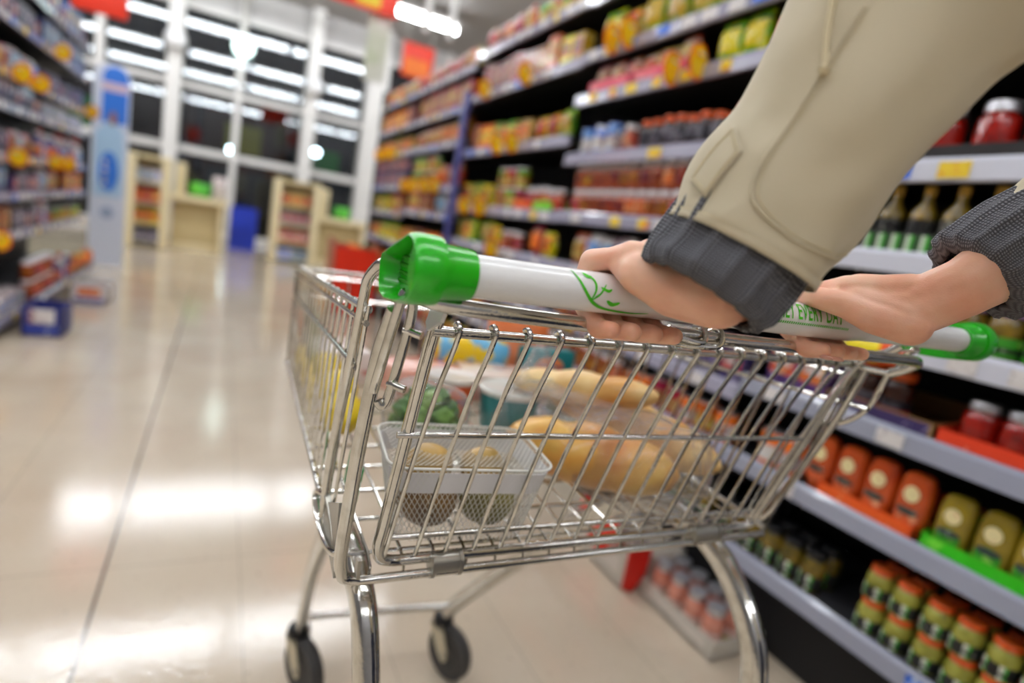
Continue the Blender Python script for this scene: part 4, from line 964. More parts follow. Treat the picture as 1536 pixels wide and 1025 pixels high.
b = MB(); b.tube(smoothpath([(.1035, .513, .765), (.1005, .538, .757), (.0995, .537, .748), (.0998, .51, .7385), (.1, .47, .741), (.101, .445, .748), (.105, .434, .752)], 4), .0033, 9); part('nesting_bracket', b, chrome, ff)
b = MB(); b.tube(smoothpath([(.1035, .512, .77), (.104, .47, .757), (.106, .442, .735)], 4), .003, 9); b.prism([(.438, .728), (.505, .742), (.50, .765), (.45, .79)], .1025, .105, 'x'); part('gusset_plate', b, steel, ff, smooth=False)
b = MB(); b.prism([(.348, .986), (.374, .984), (.388, .960), (.382, .955), (.358, .966)], .133, .1355, 'x'); part('grip_plate', b, whitep, ff, smooth=False)
b = MB(); b.prism([(.436, .712), (.444, .712), (.446, .74), (.437, .742)], .1215, .1245, 'x'); part('rod_plate', b, steel, ff, smooth=False)
# basket floor
b = MB()
for i in range(16):
    x = .135+.0305*i
    b.tube([(x, .4465, .7135), (x, .447, .729), (x, .462, .7345), (x-.002*(i/15), 1.012, .7605)], .0016, 7)
bf = part('basket_floor', b, chrome)
b = MB()
for i in range(11):
    y = .465+.0545*i; z = .7315+(y-.46)*.0473
    b.tube([(.110, y, z), (.617-(y-.46)*.03, y, z)], .0022, 7)
part('floor_rail', b, chrome, bf)
# chassis tubes, flat oval section
def oval_sweep(pts, hx, hy, n=16):
    pts = smoothpath(pts, 6); b = MB(); k_ = len(pts); vs = []; fs = []
    for i, p in enumerate(pts):
        t = (pts[min(i+1, k_-1)]-pts[max(0, i-1)]).normalized(); n1 = V((1, 0, 0)); n1 = (n1-t*n1.dot(t)).normalized(); n2 = t.cross(n1)
        for j in range(n):
            a = 2*PI*j/n; c, s_ = math.cos(a), math.sin(a); q = (abs(c)**2.6+abs(s_)**2.6)**(-1/2.6); vs.append(p+n1*hx*c*q+n2*hy*s_*q)
    for i in range(k_-1):
        for j in range(n): fs.append((i*n+j, i*n+(j+1) % n, (i+1)*n+(j+1) % n, (i+1)*n+j))
    fs += [tuple(range(n)), tuple((k_-1)*n+j for j in range(n))]
    b.add(vs, fs); return b
hi = (.0115, .0165)
c1 = part('chassis_tube', oval_sweep([(.208, 1.135, .135), (.203, 1.09, .2), (.178, .92, .405), (.148, .70, .61), (.138, .60, .682), (.136, .52, .697), (.138, .465, .682), (.141, .44, .64), (.143, .425, .59), (.148, .40, .45), (.152, .385, .3), (.155, .38, .14)], *hi), chrome)
c2 = part('chassis_tube', oval_sweep([(.527, 1.105, .135), (.532, 1.06, .2), (.550, .93, .355), (.572, .74, .57), (.580, .62, .676), (.582, .53, .697), (.582, .455, .682), (.581, .395, .632), (.580, .368, .57), (.578, .358, .45), (.577, .355, .3), (.576, .355, .14)], *hi), chrome)
b = MB(); b.tube([(.20, 1.12, .175), (.53, 1.085, .175)], .0085, 12); part('cross_bar', b, chrome)
def caster(x, y, rz, zc=.135):
    e = empty('caster'); e.parent = T; e.matrix_parent_inverse = T.matrix_basis.inverted(); e.location = (x, y, 0); e.rotation_euler = (0, 0, rz); e['label'] = 'swivel caster with a grey wheel'
    def p2(nm, b, m, **k): return b.build(nm, m, e, **k)
    b = MB(); b.lathe([(0, .118), (.021, .118), (.0235, .122), (.0235, .136), (.019, .142), (0, .142)], 24); p2('swivel_collar', b, blackp)
    for s_ in (-1, 1):
        b = MB(); b.prism([(.018, .122), (-.018, .122), (-.042, .075), (-.045, .05), (-.033, .042), (-.018, .052), (.016, .1)], s_*.0175-.0015, s_*.0175+.0015, 'x'); p2('fork', b, mat('cream zinc', (206, 196, 170), .35, .3), smooth=False)
    b = MB(); b.box((-.019, -.02, .112), (.019, .02, .12)); p2('fork_crown', b, blackp, smooth=False)
    b = MB(); r = .0625; b.lathe([(.044, -.011), (r*.93, -.0145), (r, -.009), (r, .009), (r*.93, .0145), (.044, .011)], 36); b.v = [(p[2], -.036+p[0], r+p[1]) for p in b.v]; p2('tyre', b, rubber)
    b = MB(); b.lathe([(0, -.0135), (.012, -.0135), (.014, -.009), (.036, -.0075), (.044, -.0115), (.044, .0115), (.036, .0075), (.014, .009), (.012, .0135), (0, .0135)], 30); b.v = [(p[2], -.036+p[0], r+p[1]) for p in b.v]; p2('wheel_hub', b, hubm)
    b = MB(); b.tube([(-.022, -.036, r), (.022, -.036, r)], .005, 12); p2('axle', b, steel)
caster(.208, 1.138, .36); caster(.527, 1.105, .38); caster(.155, .38, .1); caster(.576, .355, .1)

# ------------------------------------------------------------------ goods in the trolley
film = bpy.data.materials.new('clear film'); film.use_nodes = True; nt = film.node_tree; nt.nodes.clear()
o_ = nt.nodes.new('ShaderNodeOutputMaterial'); mx_ = nt.nodes.new('ShaderNodeMixShader'); t_ = nt.nodes.new('ShaderNodeBsdfTransparent'); g_ = nt.nodes.new('ShaderNodeBsdfPrincipled')
g_.inputs['Base Color'].default_value = (.5, .5, .5, 1); g_.inputs['Roughness'].default_value = .12; g_.inputs['Specular IOR Level'].default_value = .9
lw_ = nt.nodes.new('ShaderNodeLayerWeight'); lw_.inputs['Blend'].default_value = .5; fr_ = nt.nodes.new('ShaderNodeMath'); fr_.operation = 'POWER'; fr_.inputs[1].default_value = 3.0; fr_.name = 'Pow'; nt.links.new(lw_.outputs['Facing'], fr_.inputs[0]); bp_ = nt.nodes.new('ShaderNodeBump'); nz_ = nt.nodes.new('ShaderNodeTexNoise'); nz_.inputs['Scale'].default_value = 26; nz_.inputs['Detail'].default_value = 5; nz_.inputs['Distortion'].default_value = 1.2
tc_ = nt.nodes.new('ShaderNodeTexCoord'); nt.links.new(tc_.outputs['Object'], nz_.inputs['Vector']); nt.links.new(nz_.outputs['Fac'], bp_.inputs['Height']); bp_.inputs['Distance'].default_value = .012; bp_.inputs['Strength'].default_value = .9
nt.links.new(bp_.outputs[0], g_.inputs['Normal']); nt.links.new(bp_.outputs[0], lw_.inputs['Normal'])
ma_ = nt.nodes.new('ShaderNodeMath'); ma_.name = 'MulAdd'; ma_.operation = 'MULTIPLY_ADD'; ma_.inputs[1].default_value = .85; ma_.inputs[2].default_value = .09; nt.links.new(fr_.outputs[0], ma_.inputs[0])
nt.links.new(ma_.outputs[0], mx_.inputs[0]); nt.links.new(t_.outputs[0], mx_.inputs[1]); nt.links.new(g_.outputs[0], mx_.inputs[2]); nt.links.new(mx_.outputs[0], o_.inputs[0])
def blob(rx_, ry_, rz_, nu=28, nv=18, amp=.06, fq=30, seed=0, power=2.0):
    b = MB()
    def fn(u, v):
        a = 2*PI*u; p = PI*(v*.998+.001)
        c = V((math.cos(a)*math.sin(p), math.sin(a)*math.sin(p), -math.cos(p)))
        q = (abs(c.x)**power+abs(c.y)**power+abs(c.z)**power)**(-1/power); c = c*q
        k_ = 1+amp*noise.noise(V((c.x*rx_*fq+seed, c.y*ry_*fq, c.z*rz_*fq+seed*2)))
        return (c.x*rx_*k_, c.y*ry_*k_, c.z*rz_*k_)
    b.grid(fn, nu, nv, wrapu=True); return b
# punnet
PUN = empty('punnet', (.228, .4985, .7385), math.radians(-7)); tag(PUN, 'clear plastic punnet with a white band, wrapped in white net', 'punnet')
def rr(hx, hy, r, n=6):
    out_ = []
    for cx, cy, a0 in ((hx-r, hy-r, 0), (-hx+r, hy-r, 90), (-hx+r, -hy+r, 180), (hx-r, -hy+r, 270)):
        for i in range(n+1):
            a = math.radians(a0+90*i/n); out_.append((cx+r*math.cos(a), cy+r*math.sin(a)))
    return out_
def ringmesh(b, levels, closed_bottom=False):
    n = len(levels[0][0]); vs = []
    for pts, z in levels: vs += [(p[0], p[1], z) for p in pts]
    fs = [(k_*n+i, k_*n+(i+1) % n, (k_+1)*n+(i+1) % n, (k_+1)*n+i) for k_ in range(len(levels)-1) for i in range(n)]
    if closed_bottom: fs.append(tuple(range(n)))
    b.add(vs, fs)
HXP, HYP, HPZ = .0765, .0535, .080
clearp = film.copy(); clearp.name = 'clear plastic'; clearp.node_tree.nodes['Bump'].inputs['Strength'].default_value = .06; clearp.node_tree.nodes['MulAdd'].inputs[1].default_value = .5; clearp.node_tree.nodes['MulAdd'].inputs[2].default_value = .03
sz = lambda z: (.060+(HXP-.060)*z/HPZ*1.0, .040+(HYP-.040)*z/HPZ)
b = MB(); ringmesh(b, [(rr(*sz(z), .018), z) for z in (0, .002, .03, .055, .078)]+[(rr(HXP+.003, HYP+.003, .02), HPZ)], True); b.build('tub_body', clearp, PUN)
b = MB(); ringmesh(b, [(rr(sz(z)[0]+.0022, sz(z)[1]+.0022, .02), z) for z in (.0545, .0755)]+[(rr(sz(.0755)[0]+.0016, sz(.0755)[1]+.0016, .02), .0756), (rr(sz(.0545)[0]+.0016, sz(.0545)[1]+.0016, .02), .0544)]); b.build('paper_band', mat('white paper band', (232, 230, 230), .5), PUN)
netm = mat('white net', (226, 224, 214), .35, coat=.3)
b = MB(); q = rr(HXP+.0035, HYP+.0035, .021, 8); q = [V((p[0], p[1], 0)) for p in q]; per = [0]
for i in range(len(q)): per.append(per[-1]+(q[(i+1) % len(q)]-q[i]).length)
def perim(s_, z):
    s_ = s_ % per[-1]
    for i in range(len(q)):
        if s_ <= per[i+1]+1e-9:
            t = (s_-per[i])/(per[i+1]-per[i]); p = q[i].lerp(q[(i+1) % len(q)], t); k_ = (sz(z)[0]+.002)/(HXP+.0035); l_ = (sz(z)[1]+.002)/(HYP+.0035); return V((p.x*k_, p.y*l_, z))
NP = 92
for i in range(NP):
    for sg_ in (1, -1):
        pts = []
        for j in range(9):
            z = .003+.076*j/8; pts.append(perim(per[-1]*i/NP+sg_*z*.55, z))
        b.tube(pts, .00036, 3, cap=False)
# top net
def top(x, y): 
    d = max(abs(x)/HXP, abs(y)/HYP); return V((x, y, HPZ+.002-.006*(1-min(1, d)**2)))
for k_ in range(-34, 35):
    for sg_ in (1, -1):
        pts = []
        for j in range(15):
            y = -HYP+2*HYP*j/14; x = k_*.0052+sg_*y*.62
            if abs(x) <= HXP and not (abs(x) > HXP-.008 and abs(y) > HYP-.008): pts.append(top(x, y))
        if len(pts) > 1: b.tube(pts, .0003, 3, cap=False)
b.tube([(p[0], p[1], HPZ) for p in rr(HXP+.003, HYP+.003, .02, 6)], .0013, 6, closed=True)
b.build('net', netm, PUN)
fm = mat('brown fruit skin', (150, 110, 46), .45, pat=((84, 58, 38), 26, .5, 'soft'), coat=.2); fm2 = mat('golden fruit skin', (206, 164, 86), .45, pat=((150, 120, 56), 20, .5, 'soft'), coat=.2)
fmo = mat('olive fruit skin', (142, 132, 58), .45, pat=((96, 84, 40), 24, .5, 'soft'), coat=.2)
Rp = Matrix.Rotation(math.radians(-7), 3, 'Z')
fi = 0
for x, y, z, r_, m_, nm in ((-.0305, -.007, .0305, .0310, fm, 'brown'), (.0305, -.008, .0300, .0298, fmo, 'olive'), (-.030, .026, .036, .0180, fm, 'brown'), (.034, .026, .036, .0180, fmo, 'olive'),
                    (-.032, -.002, .0590, .0235, fm2, 'golden'), (.022, -.004, .0590, .0230, fm2, 'golden')):
    b = blob(r_, r_*.96, r_*.94, 20, 14, .08, 40, fi); o = b.build('round_fruit', m_); p = Rp @ V((x, y, 0)); o.location = (.228+p.x, .4985+p.y, .7385+z); fi += 1
    tag(o, '%s round fruit in the netted punnet, %s side' % (nm, 'gate-left' if x < 0 else 'gate-right'), 'fruit', 'round fruit in the netted punnet' if False else None)
    if nm == 'brown' : o['label'] = 'brown round fruit low in the netted punnet, '+('front' if y < 0 else 'back')
    if nm == 'olive' : o['label'] = 'olive round fruit low in the netted punnet, '+('front' if y < 0 else 'back')
    if nm == 'golden': o['label'] = 'golden round fruit at the top of the punnet, '+('by the left corner' if x < 0 else 'by the middle')
# baguettes in a clear bag
crust = mat('baguette crust', (206, 138, 52), .4, coat=.25, pat=((232, 204, 140), 16, .5, 'soft'), bump=(120, .3)); crust2 = mat('pale baguette crust', (222, 178, 84), .4, coat=.3, pat=((192, 100, 22), 16, .52, 'soft'), bump=(120, .3))
def loaf(p0, p1, r, m, label, seed, bul=.17, nb=3):
    p0, p1 = V(p0), V(p1); L_ = (p1-p0).length; ax = (p1-p0).normalized(); b = MB()
    n1 = ax.cross(V((0, 0, 1))).normalized(); n2 = n1.cross(ax)
    def fn(u, v):
        a = 2*PI*u; t = v*.998+.001; e = math.sin(PI*t)**.38; e *= (1-bul*abs(math.cos(PI*nb*t))**4*(.6+.4*math.sin(a)))
        k_ = 1+.06*noise.noise(V((math.cos(a)*2+seed, t*6, math.sin(a)*2)))
        return ax*(t-.5)*L_+(n1*math.cos(a)*r*1.06+n2*math.sin(a)*r*.96)*e*k_
    b.grid(fn, 26, 34, wrapu=True); o = b.build('baguette', m); o.location = (p0+p1)/2; tag(o, label, 'bread'); return o
loaf((.336, .612, .787), (.503, .476, .7835), .0415, crust2, 'pale golden baguette nearest the trolley gate, in the clear bag', 1)
loaf((.462, .755, .820), (.574, .480, .790), .038, crust, 'darker golden baguette behind the pale one, in the clear bag', 5)
loaf((.395, .735, .825), (.505, .540, .862), .025, crust, 'slim baguette lying on top of the other two in the clear bag', 9)
BG = empty('bread_bag', (.458, .60, .737)); tag(BG, 'clear plastic bag around the baguettes, twisted shut at the far end', 'bag')
def bagfn(u, v):
    a = 2*PI*u; t = v; c0 = V((.475, .745, .845)).lerp(V((.528, .455, .775)), t); 
    if t < .12: r0 = .006+.5*t
    else: r0 = .074
    if t > .9: r0 *= max(.02, (1-t)/.1)**.5
    c = V((.40, .72, .79)).lerp(V((.53, .455, .775)), t) if t > .12 else V((.478, .80, .872)).lerp(V((.4156, .688, .788)), t/.12)
    wv = 1+.10*noise.noise(V((math.cos(a)*2.2, t*7, math.sin(a)*2.2)))+.03*noise.noise(V((math.cos(a)*7, t*20, math.sin(a)*7)))
    ax = V((.13, -.265, -.02)).normalized(); n1 = ax.cross(V((0, 0, 1))).normalized(); n2 = n1.cross(ax)
    p = c+V((-.004, .0, .0))+(n1*math.cos(a)*r0*1.30+n2*math.sin(a)*r0*.80)*wv
    p.z = max(p.z, .7395+(p.y-.46)*.0473+.002); p.z = min(p.z, .90); p.x = min(p.x, .603)
    if p.y > .665 and t > .12: p.x = max(p.x, .442)
    g_ = .395+(.955-p.z)*.209+.012; p.y = max(p.y, g_); return p-V((.458, .60, .737))
b = MB(); b.grid(bagfn, 60, 60, wrapu=True); b.build('film', film, BG)
b = MB(); b.tube([V(p)-V((.458, .60, .737)) for p in smoothpath([(.496, .80, .884), (.494, .795, .874), (.490, .788, .866)], 3)], [.009]*7, 10) if False else b.tube([(.028, .185, .125), (.026, .18, .135), (.022, .175, .15)], [.010, .004, .009], 10); b.build('twist', film, BG)
b = MB(); b.grid(lambda u, v: (.0+.02*u-.055+.02*v, .055+.035*v-.0+.0*u, .093+.006*math.sin(3*u)-.010*v), 5, 5); b.build('printed_label', mat('dark green label', (46, 60, 40), .4, pat=((120, 150, 90), 50, .6, 'n')), BG)
# pots and packs
def pot(nm, loc, r, h, side_, lidm, label, cat, txt=None, tcol=None, patchm=None):
    e = empty(nm, loc); tag(e, label, cat); b = MB(); b.lathe([(0, 0), (r*.82, 0), (r*.86, h*.04), (r*.97, h*.86), (r*.97, h*.9), (0, h*.9)], 36); bd = b.build('pot_body', side_, e)
    b = MB(); b.lathe([(r*.96, h*.86), (r*1.02, h*.87), (r*1.03, h*.97), (r*.97, h), (r*.9, h*.985), (0, h*.985)], 36); b.build('lid', lidm, e)
    if patchm:
        b = MB(); b.grid(lambda u, v: ((r*(.86+.11*(v*.6+.18)/.9)+.0012)*math.cos(math.radians(188+60*u)), (r*(.86+.11*(v*.6+.18)/.9)+.0012)*math.sin(math.radians(188+60*u)), h*(.08+.7*v)), 12, 3); b.build('printed_patch', patchm, e)
    if txt:
        cx, a0 = txt[1], txt[2]
        t = text_mesh(txt[0], txt[3], lambda x, y: ((r*.97+.003)*math.cos(math.radians(a0)+x/r), (r*.97+.003)*math.sin(math.radians(a0)+x/r), h*txt[4]+y), 'lettering', tcol, bd, 1.0, .0003); t.matrix_parent_inverse = Matrix.Identity(4)
    return e
teal = mat('teal pot', (16, 120, 124), .35, coat=.3); tealt = mat('purple lettering', (84, 60, 120), .4); lidp = mat('printed lid', (216, 206, 196), .3, coat=.4, pat=((206, 150, 140), 26, .58, 'n')); orgp = mat('orange pot print', (236, 104, 50), .35, coat=.3, pat=((236, 190, 160), 18, .64, 'n'))
pot('food_pot', (.395, .728, .7505), .046, .062, teal, mat('printed teal lid', (214, 214, 206), .3, coat=.4, pat=((60, 160, 160), 22, .62, 'n')), 'teal food pot with a printed white lid in the trolley', 'pot')
pot('food_pot', (.318, .772, .7525), .037, .064, orgp, lidp, 'orange and pink food pot left of the teal one in the trolley', 'pot', ('rn', 0, 262, .024, .38), tealt, mat('white oval print', (232, 226, 226), .4))
def pack(nm, loc, rz, dims, m, label, cat, tilt=(0, 0), bag_=False):
    w_, l_, h_ = dims
    b = blob(w_/2, l_/2, h_/2, 30, 16, .05, 24, 3, 3.2) if bag_ else MB()
    if not bag_: b.rbox((-w_/2, -l_/2, -h_/2), (w_/2, l_/2, h_/2), min(dims)*.12, seg=2)
    o = b.build(nm, m); o.location = loc; o.rotation_euler = (tilt[0], tilt[1], rz); tag(o, label, cat); return o
pack('snack_bag', (.405, .935, .815), -.08, (.16, .05, .065), mat('yellow and blue bag', (240, 206, 24), .25, coat=.5, pat=((110, 186, 226), 26, .49, 'n')), 'yellow and light blue snack bag at the back of the trolley', 'bag', bag_=True)
pack('meat_pack', (.300, .88, .782), .2, (.12, .09, .045), mat('pink pack print', (226, 172, 156), .25, coat=.5, pat=((196, 96, 84), 20, .58, 'n')), 'pink printed food pack behind the pots in the trolley', 'pack')
pack('cheese_pack', (.435, .845, .785), -.2, (.15, .09, .045), mat('pale pack print', (222, 204, 190), .25, coat=.5, pat=((196, 150, 140), 24, .56, 'n')), 'pale printed food pack behind the teal pot', 'pack')
pack('meat_pack', (.175, .93, .79), .1, (.09, .11, .05), mat('white and red pack', (226, 214, 208), .3, coat=.4, pat=((200, 90, 80), 22, .64, 'n')), 'white and pink pack in the front left corner of the trolley', 'pack')
pack('orange_carton', (.522, .975, .818), 0, (.12, .03, .115), mat('orange carton', (240, 122, 60), .45, pat=((236, 150, 110), 8, .5, 'soft')), 'plain orange carton upright at the front of the trolley', 'carton')
o = pack('teal_carton', (.552, .905, .800), 0, (.105, .035, .075), teal, 'teal carton with an orange oval and purple lettering', 'carton')
b = MB(); b.lathe([(0, 0), (.03, 0), (.03, .001), (0, .001)], 26, sy=.62); b.v = [(p[0], -p[2]-.0178, p[1]+.006) for p in b.v]; b.build('orange_oval', mat('orange oval', (230, 130, 70), .4), o)
t = text_mesh('Quorn', .02, lambda x, y: (x-.026, -.0200, y), 'lettering', tealt, o, 1, .0003); t.matrix_parent_inverse = Matrix.Identity(4)
# sprouts in a film bag, lemons
SB = empty('sprout_bag', (.245, .66, .7465)); tag(SB, 'clear bag of small green leafy vegetables behind the punnet', 'bag')
b = blob(.052, .052, .045, 40, 26, .12, 26, 4, 2.4); b.v = [(p[0], p[1], p[2]+.046) for p in b.v]; b.build('film', film, SB)
gl_ = [mat('sprout green %d' % i, c, .5, pat=((60, 100, 34), 30, .5, 'soft')) for i, c in enumerate(((104, 150, 50), (70, 118, 36), (150, 184, 92)))]
rnd = random.Random(5); k_ = 0
for lv in range(4):
    for i in range((7, 8, 7, 4)[lv]):
        a = i*2*PI/((6, 7, 6, 4)[lv])+lv; rad = (.029, .033, .028, .013)[lv]*(1 if (i or lv == 3) else 0); x, y = rad*math.cos(a), rad*math.sin(a)
        b = blob(.0135, .0135, .0125, 18, 12, .5, 120, i+lv*7); o = b.build('sprout', gl_[k_ % 3]); o.location = (.245+x, .66+y, .7610+lv*.0185); k_ += 1
        tag(o, 'small green sprout inside the clear bag behind the punnet', 'vegetable', 'green sprouts in the clear bag')
lem = mat('lemon skin', (232, 200, 40), .35, coat=.3, bump=(200, .4))
for i, (x, y) in enumerate(((.150, .70), (.158, .785), (.152, .87))):
    b = MB(); b.lathe([(0, -.036), (.006, -.033), (.016, -.026), (.025, -.012), (.0265, 0), (.025, .012), (.016, .026), (.006, .033), (0, .036)], 20); b.v = [(p[0], p[2], p[1]) for p in b.v]
    o = b.build('lemon', lem); o.location = (x, y, .7655+(y-.46)*.0473+.003); tag(o, 'yellow lemon against the left side wires of the trolley, %s from the gate' % ('nearest', 'second', 'farthest')[i], 'lemon')
o = pack('green_tag', (.137, .553, .765), 0, (.004, .05, .035), mat('green white tag', (20, 140, 70), .4, pat=((226, 236, 226), 30, .58, 'n')), 'small green and white paper tag beside the punnet', 'tag', tilt=(0, .1))
# ------------------------------------------------------------------ the shopper's arms and hands
PR = empty('person', (.45, -.05, 0)); tag(PR, 'person pushing the trolley in a beige jacket over a grey knitted sweater', 'person')
skin = bpy.data.materials.new('skin'); skin.use_nodes = True; nt = skin.node_tree; b_ = nt.nodes['Principled BSDF']
tc_ = nt.nodes.new('ShaderNodeTexCoord'); n_ = nt.nodes.new('ShaderNodeTexNoise'); n_.inputs['Scale'].default_value = 28; n_.inputs['Detail'].default_value = 4; nt.links.new(tc_.outputs['Object'], n_.inputs['Vector'])
r_ = nt.nodes.new('ShaderNodeValToRGB'); r_.color_ramp.elements[0].position = .3; r_.color_ramp.elements[1].position = .7; r_.color_ramp.elements[0].color = lin((230, 166, 136)); r_.color_ramp.elements[1].color = lin((244, 198, 170))
nt.links.new(n_.outputs['Fac'], r_.inputs[0]); nt.links.new(r_.outputs[0], b_.inputs['Base Color']); b_.inputs['Roughness'].default_value = .42
b_.inputs['Subsurface Weight'].default_value = .25; b_.inputs['Subsurface Radius'].default_value = (.012, .004, .002); b_.inputs['Subsurface Scale'].default_value = .5
n2_ = nt.nodes.new('ShaderNodeTexVoronoi'); n2_.inputs['Scale'].default_value = 700; nt.links.new(tc_.outputs['Object'], n2_.inputs['Vector']); bp_ = nt.nodes.new('ShaderNodeBump'); bp_.inputs['Strength'].default_value = .12; bp_.inputs['Distance'].default_value = .0006; nt.links.new(n2_.outputs['Distance'], bp_.inputs['Height']); nt.links.new(bp_.outputs[0], b_.inputs['Normal'])
def capsule(b, p0, r0, p1, r1, n=14):
    p0, p1 = V(p0), V(p1); ax = (p1-p0); L_ = ax.length
    if L_ < 1e-6: return
    ax.normalize(); pts = []; rs = []
    for i in range(5):
        a = PI/2*(1-i/4); pts.append(p0-ax*r0*math.sin(a)*.999); rs.append(max(1e-4, r0*math.cos(a)))
    for i in range(5):
        a = PI/2*i/4; pts.append(p1+ax*r1*math.sin(a)*.999); rs.append(max(1e-4, r1*math.cos(a)))
    b.tube(pts, rs, n)
bb = MB()
def chain(pts):
    for (p0, r0), (p1, r1) in zip(pts, pts[1:]): capsule(bb, p0, r0, p1, r1)
def hand(fx, wrist, wr2, elbow, side_, dz=0.):
    """fx: four finger X positions on the bar, nearest to the camera first; side_ +1: first finger is the little finger"""
    rad = (.0080, .0085, .0087, .0085) if side_ > 0 else (.0086, .0088, .0085, .0078)
    mcps = []
    for i, x in enumerate(fx):
        r = rad[i]
        up = (0, .003, .004, .002)[i]
        mcp = V((x+(wrist[0]-x)*.10, .313+up*.5+dz, 1.0285+up+(.0045 if side_ < 0 else .001))); pip = V((x-.001, .3495+up*.5, 1.0215+up*.6)); dip = V((x-.0005, .3565, .9935)); tip = V((x+.0005, .332-(.004 if i == 0 else 0), .9765)); tp2 = V((x+.001, .3135, .9790))
        chain([(mcp, r*1.34), (mcp.lerp(pip, .5)+V((0, 0, .0005)), r*1.0), (pip, r*1.14), (pip.lerp(dip, .5)+V((0, .002, 0)), r*.98), (dip, r*1.0), (tip, r*.92), (tp2, r*.78)])
        w0 = V(wrist)+V(((i-1.5)*.010, .008, .004)); mcps.append(mcp)
        chain([(w0, .0135), (w0.lerp(mcp, .5)+V((0, 0, .0005)), .0120), (mcp, r*1.38)])
    w = V(wrist)
    # palm pads either side
    near = mcps[0]; far = mcps[-1]
    chain([(w+V((-.010, .002, -.008)), .0200), (w.lerp(near, .5)+V((-.003, .0, -.011)), .0195), (near+V((.001, -.012, -.0095)), .0150), (near+V((.001, .008, -.005)), .0110)])
    chain([(w+V((.012, .006, -.004)), .016), (far+V((0, -.016, -.009)), .0135), (far+V((0, -.004, -.005)), .0105)])
    for k_ in range(3):
        a = w.lerp(near, .3+.2*k_)+V((0, 0, -.007)); c = w.lerp(far, .3+.2*k_)+V((0, 0, -.007)); capsule(bb, a, .0115, c, .0115)
    # wrist and forearm: flattened by two parallel chains
    w2 = V(wr2); e = V(elbow)
    for s_ in (-1, 0, 1):
        chain([(w+V((s_*.0105, 0, 0)), .0180), (w2+V((s_*.010, 0, 0)), .0178), (w2.lerp(e, .3)+V((s_*.011, 0, 0)), .0225), (e+V((s_*.012, 0, 0)), .024)])
    return mcps
# left hand (nearer the camera), little finger towards the camera
hand((.2375, .2555, .2745, .293), (.2865, .262, 1.0215), (.289, .250, 1.036), (.345, .215, 1.205), 1)
chain([(V((.304, .272, 1.012)), .0135), (V((.316, .300, 1.012)), .0115), (V((.318, .322, 1.025)), .0098), (V((.312, .344, 1.024)), .0088), (V((.309, .354, 1.014)), .0080)])
# right hand, first finger towards the camera
hand((.4600, .479, .4975, .515), (.501, .264, 1.0365), (.512, .246, 1.054), (.600, .195, 1.150), -1, -.003)
chain([(V((.482, .262, 1.013)), .0155), (V((.463, .280, 1.014)), .0128), (V((.452, .298, 1.020)), .0105), (V((.4445, .322, 1.0225)), .0092), (V((.4435, .342, 1.0205)), .0090), (V((.4445, .352, 1.0145)), .0078)])
chain([(V((.482, .266, 1.020)), .0160), (V((.463, .296, 1.0245)), .0125)])
chain([(V((.490, .262, 1.027)), .0190), (V((.507, .247, 1.047)), .0215), (V((.530, .238, 1.068)), .0250)])
chain([(V((.512, .240, 1.042)), .0100), (V((.514, .246, 1.047)), .0085)])
body = bb.build('arms_and_hands', skin, PR, world=True)
m_ = body.modifiers.new('join', 'REMESH'); m_.mode = 'VOXEL'; m_.voxel_size = .0015; m_.use_smooth_shade = True
m_ = body.modifiers.new('soft', 'SMOOTH'); m_.factor = .5; m_.iterations = 9
nail = mat('fingernail', (232, 172, 156), .22, coat=.6)
# sleeves
linen = bpy.data.materials.new('beige cotton'); linen.use_nodes = True; nt = linen.node_tree; b_ = nt.nodes['Principled BSDF']; b_.inputs['Roughness'].default_value = .85; b_.inputs['Sheen Weight'].default_value = .2
tc_ = nt.nodes.new('ShaderNodeTexCoord'); a_ = nt.nodes.new('ShaderNodeTexNoise'); a_.inputs['Scale'].default_value = 9; nt.links.new(tc_.outputs['Object'], a_.inputs['Vector'])
r_ = nt.nodes.new('ShaderNodeValToRGB'); r_.color_ramp.elements[0].position = .3; r_.color_ramp.elements[1].position = .7; r_.color_ramp.elements[0].color = lin((190, 178, 150)); r_.color_ramp.elements[1].color = lin((204, 192, 164)); nt.links.new(a_.outputs['Fac'], r_.inputs[0]); nt.links.new(r_.outputs[0], b_.inputs['Base Color'])
wv1 = nt.nodes.new('ShaderNodeTexNoise'); wv1.inputs['Scale'].default_value = 1500; wv1.inputs['Detail'].default_value = 2; nt.links.new(tc_.outputs['Object'], wv1.inputs['Vector']); bp_ = nt.nodes.new('ShaderNodeBump'); bp_.inputs['Strength'].default_value = .5; bp_.inputs['Distance'].default_value = .0006; nt.links.new(wv1.outputs['Fac'], bp_.inputs['Height']); nt.links.new(bp_.outputs[0], b_.inputs['Normal'])
thread = mat('beige stitching', (206, 192, 158), .8)
knit = bpy.data.materials.new('grey knit'); knit.use_nodes = True; nt = knit.node_tree; b_ = nt.nodes['Principled BSDF']; b_.inputs['Roughness'].default_value = .95
uvn = nt.nodes.new('ShaderNodeUVMap'); uvn.uv_map = 'UV'
def wv(scale, dirn):
    w_ = nt.nodes.new('ShaderNodeTexWave'); w_.inputs['Scale'].default_value = scale; w_.bands_direction = dirn; w_.inputs['Distortion'].default_value = 1.2; w_.inputs['Detail'].default_value = 1; nt.links.new(uvn.outputs[0], w_.inputs['Vector']); return w_
w1, w2_ = wv(2.9, 'X'), wv(2.3, 'Y'); mm = nt.nodes.new('ShaderNodeMath'); mm.operation = 'MULTIPLY'; nt.links.new(w1.outputs['Fac'], mm.inputs[0]); nt.links.new(w2_.outputs['Fac'], mm.inputs[1])
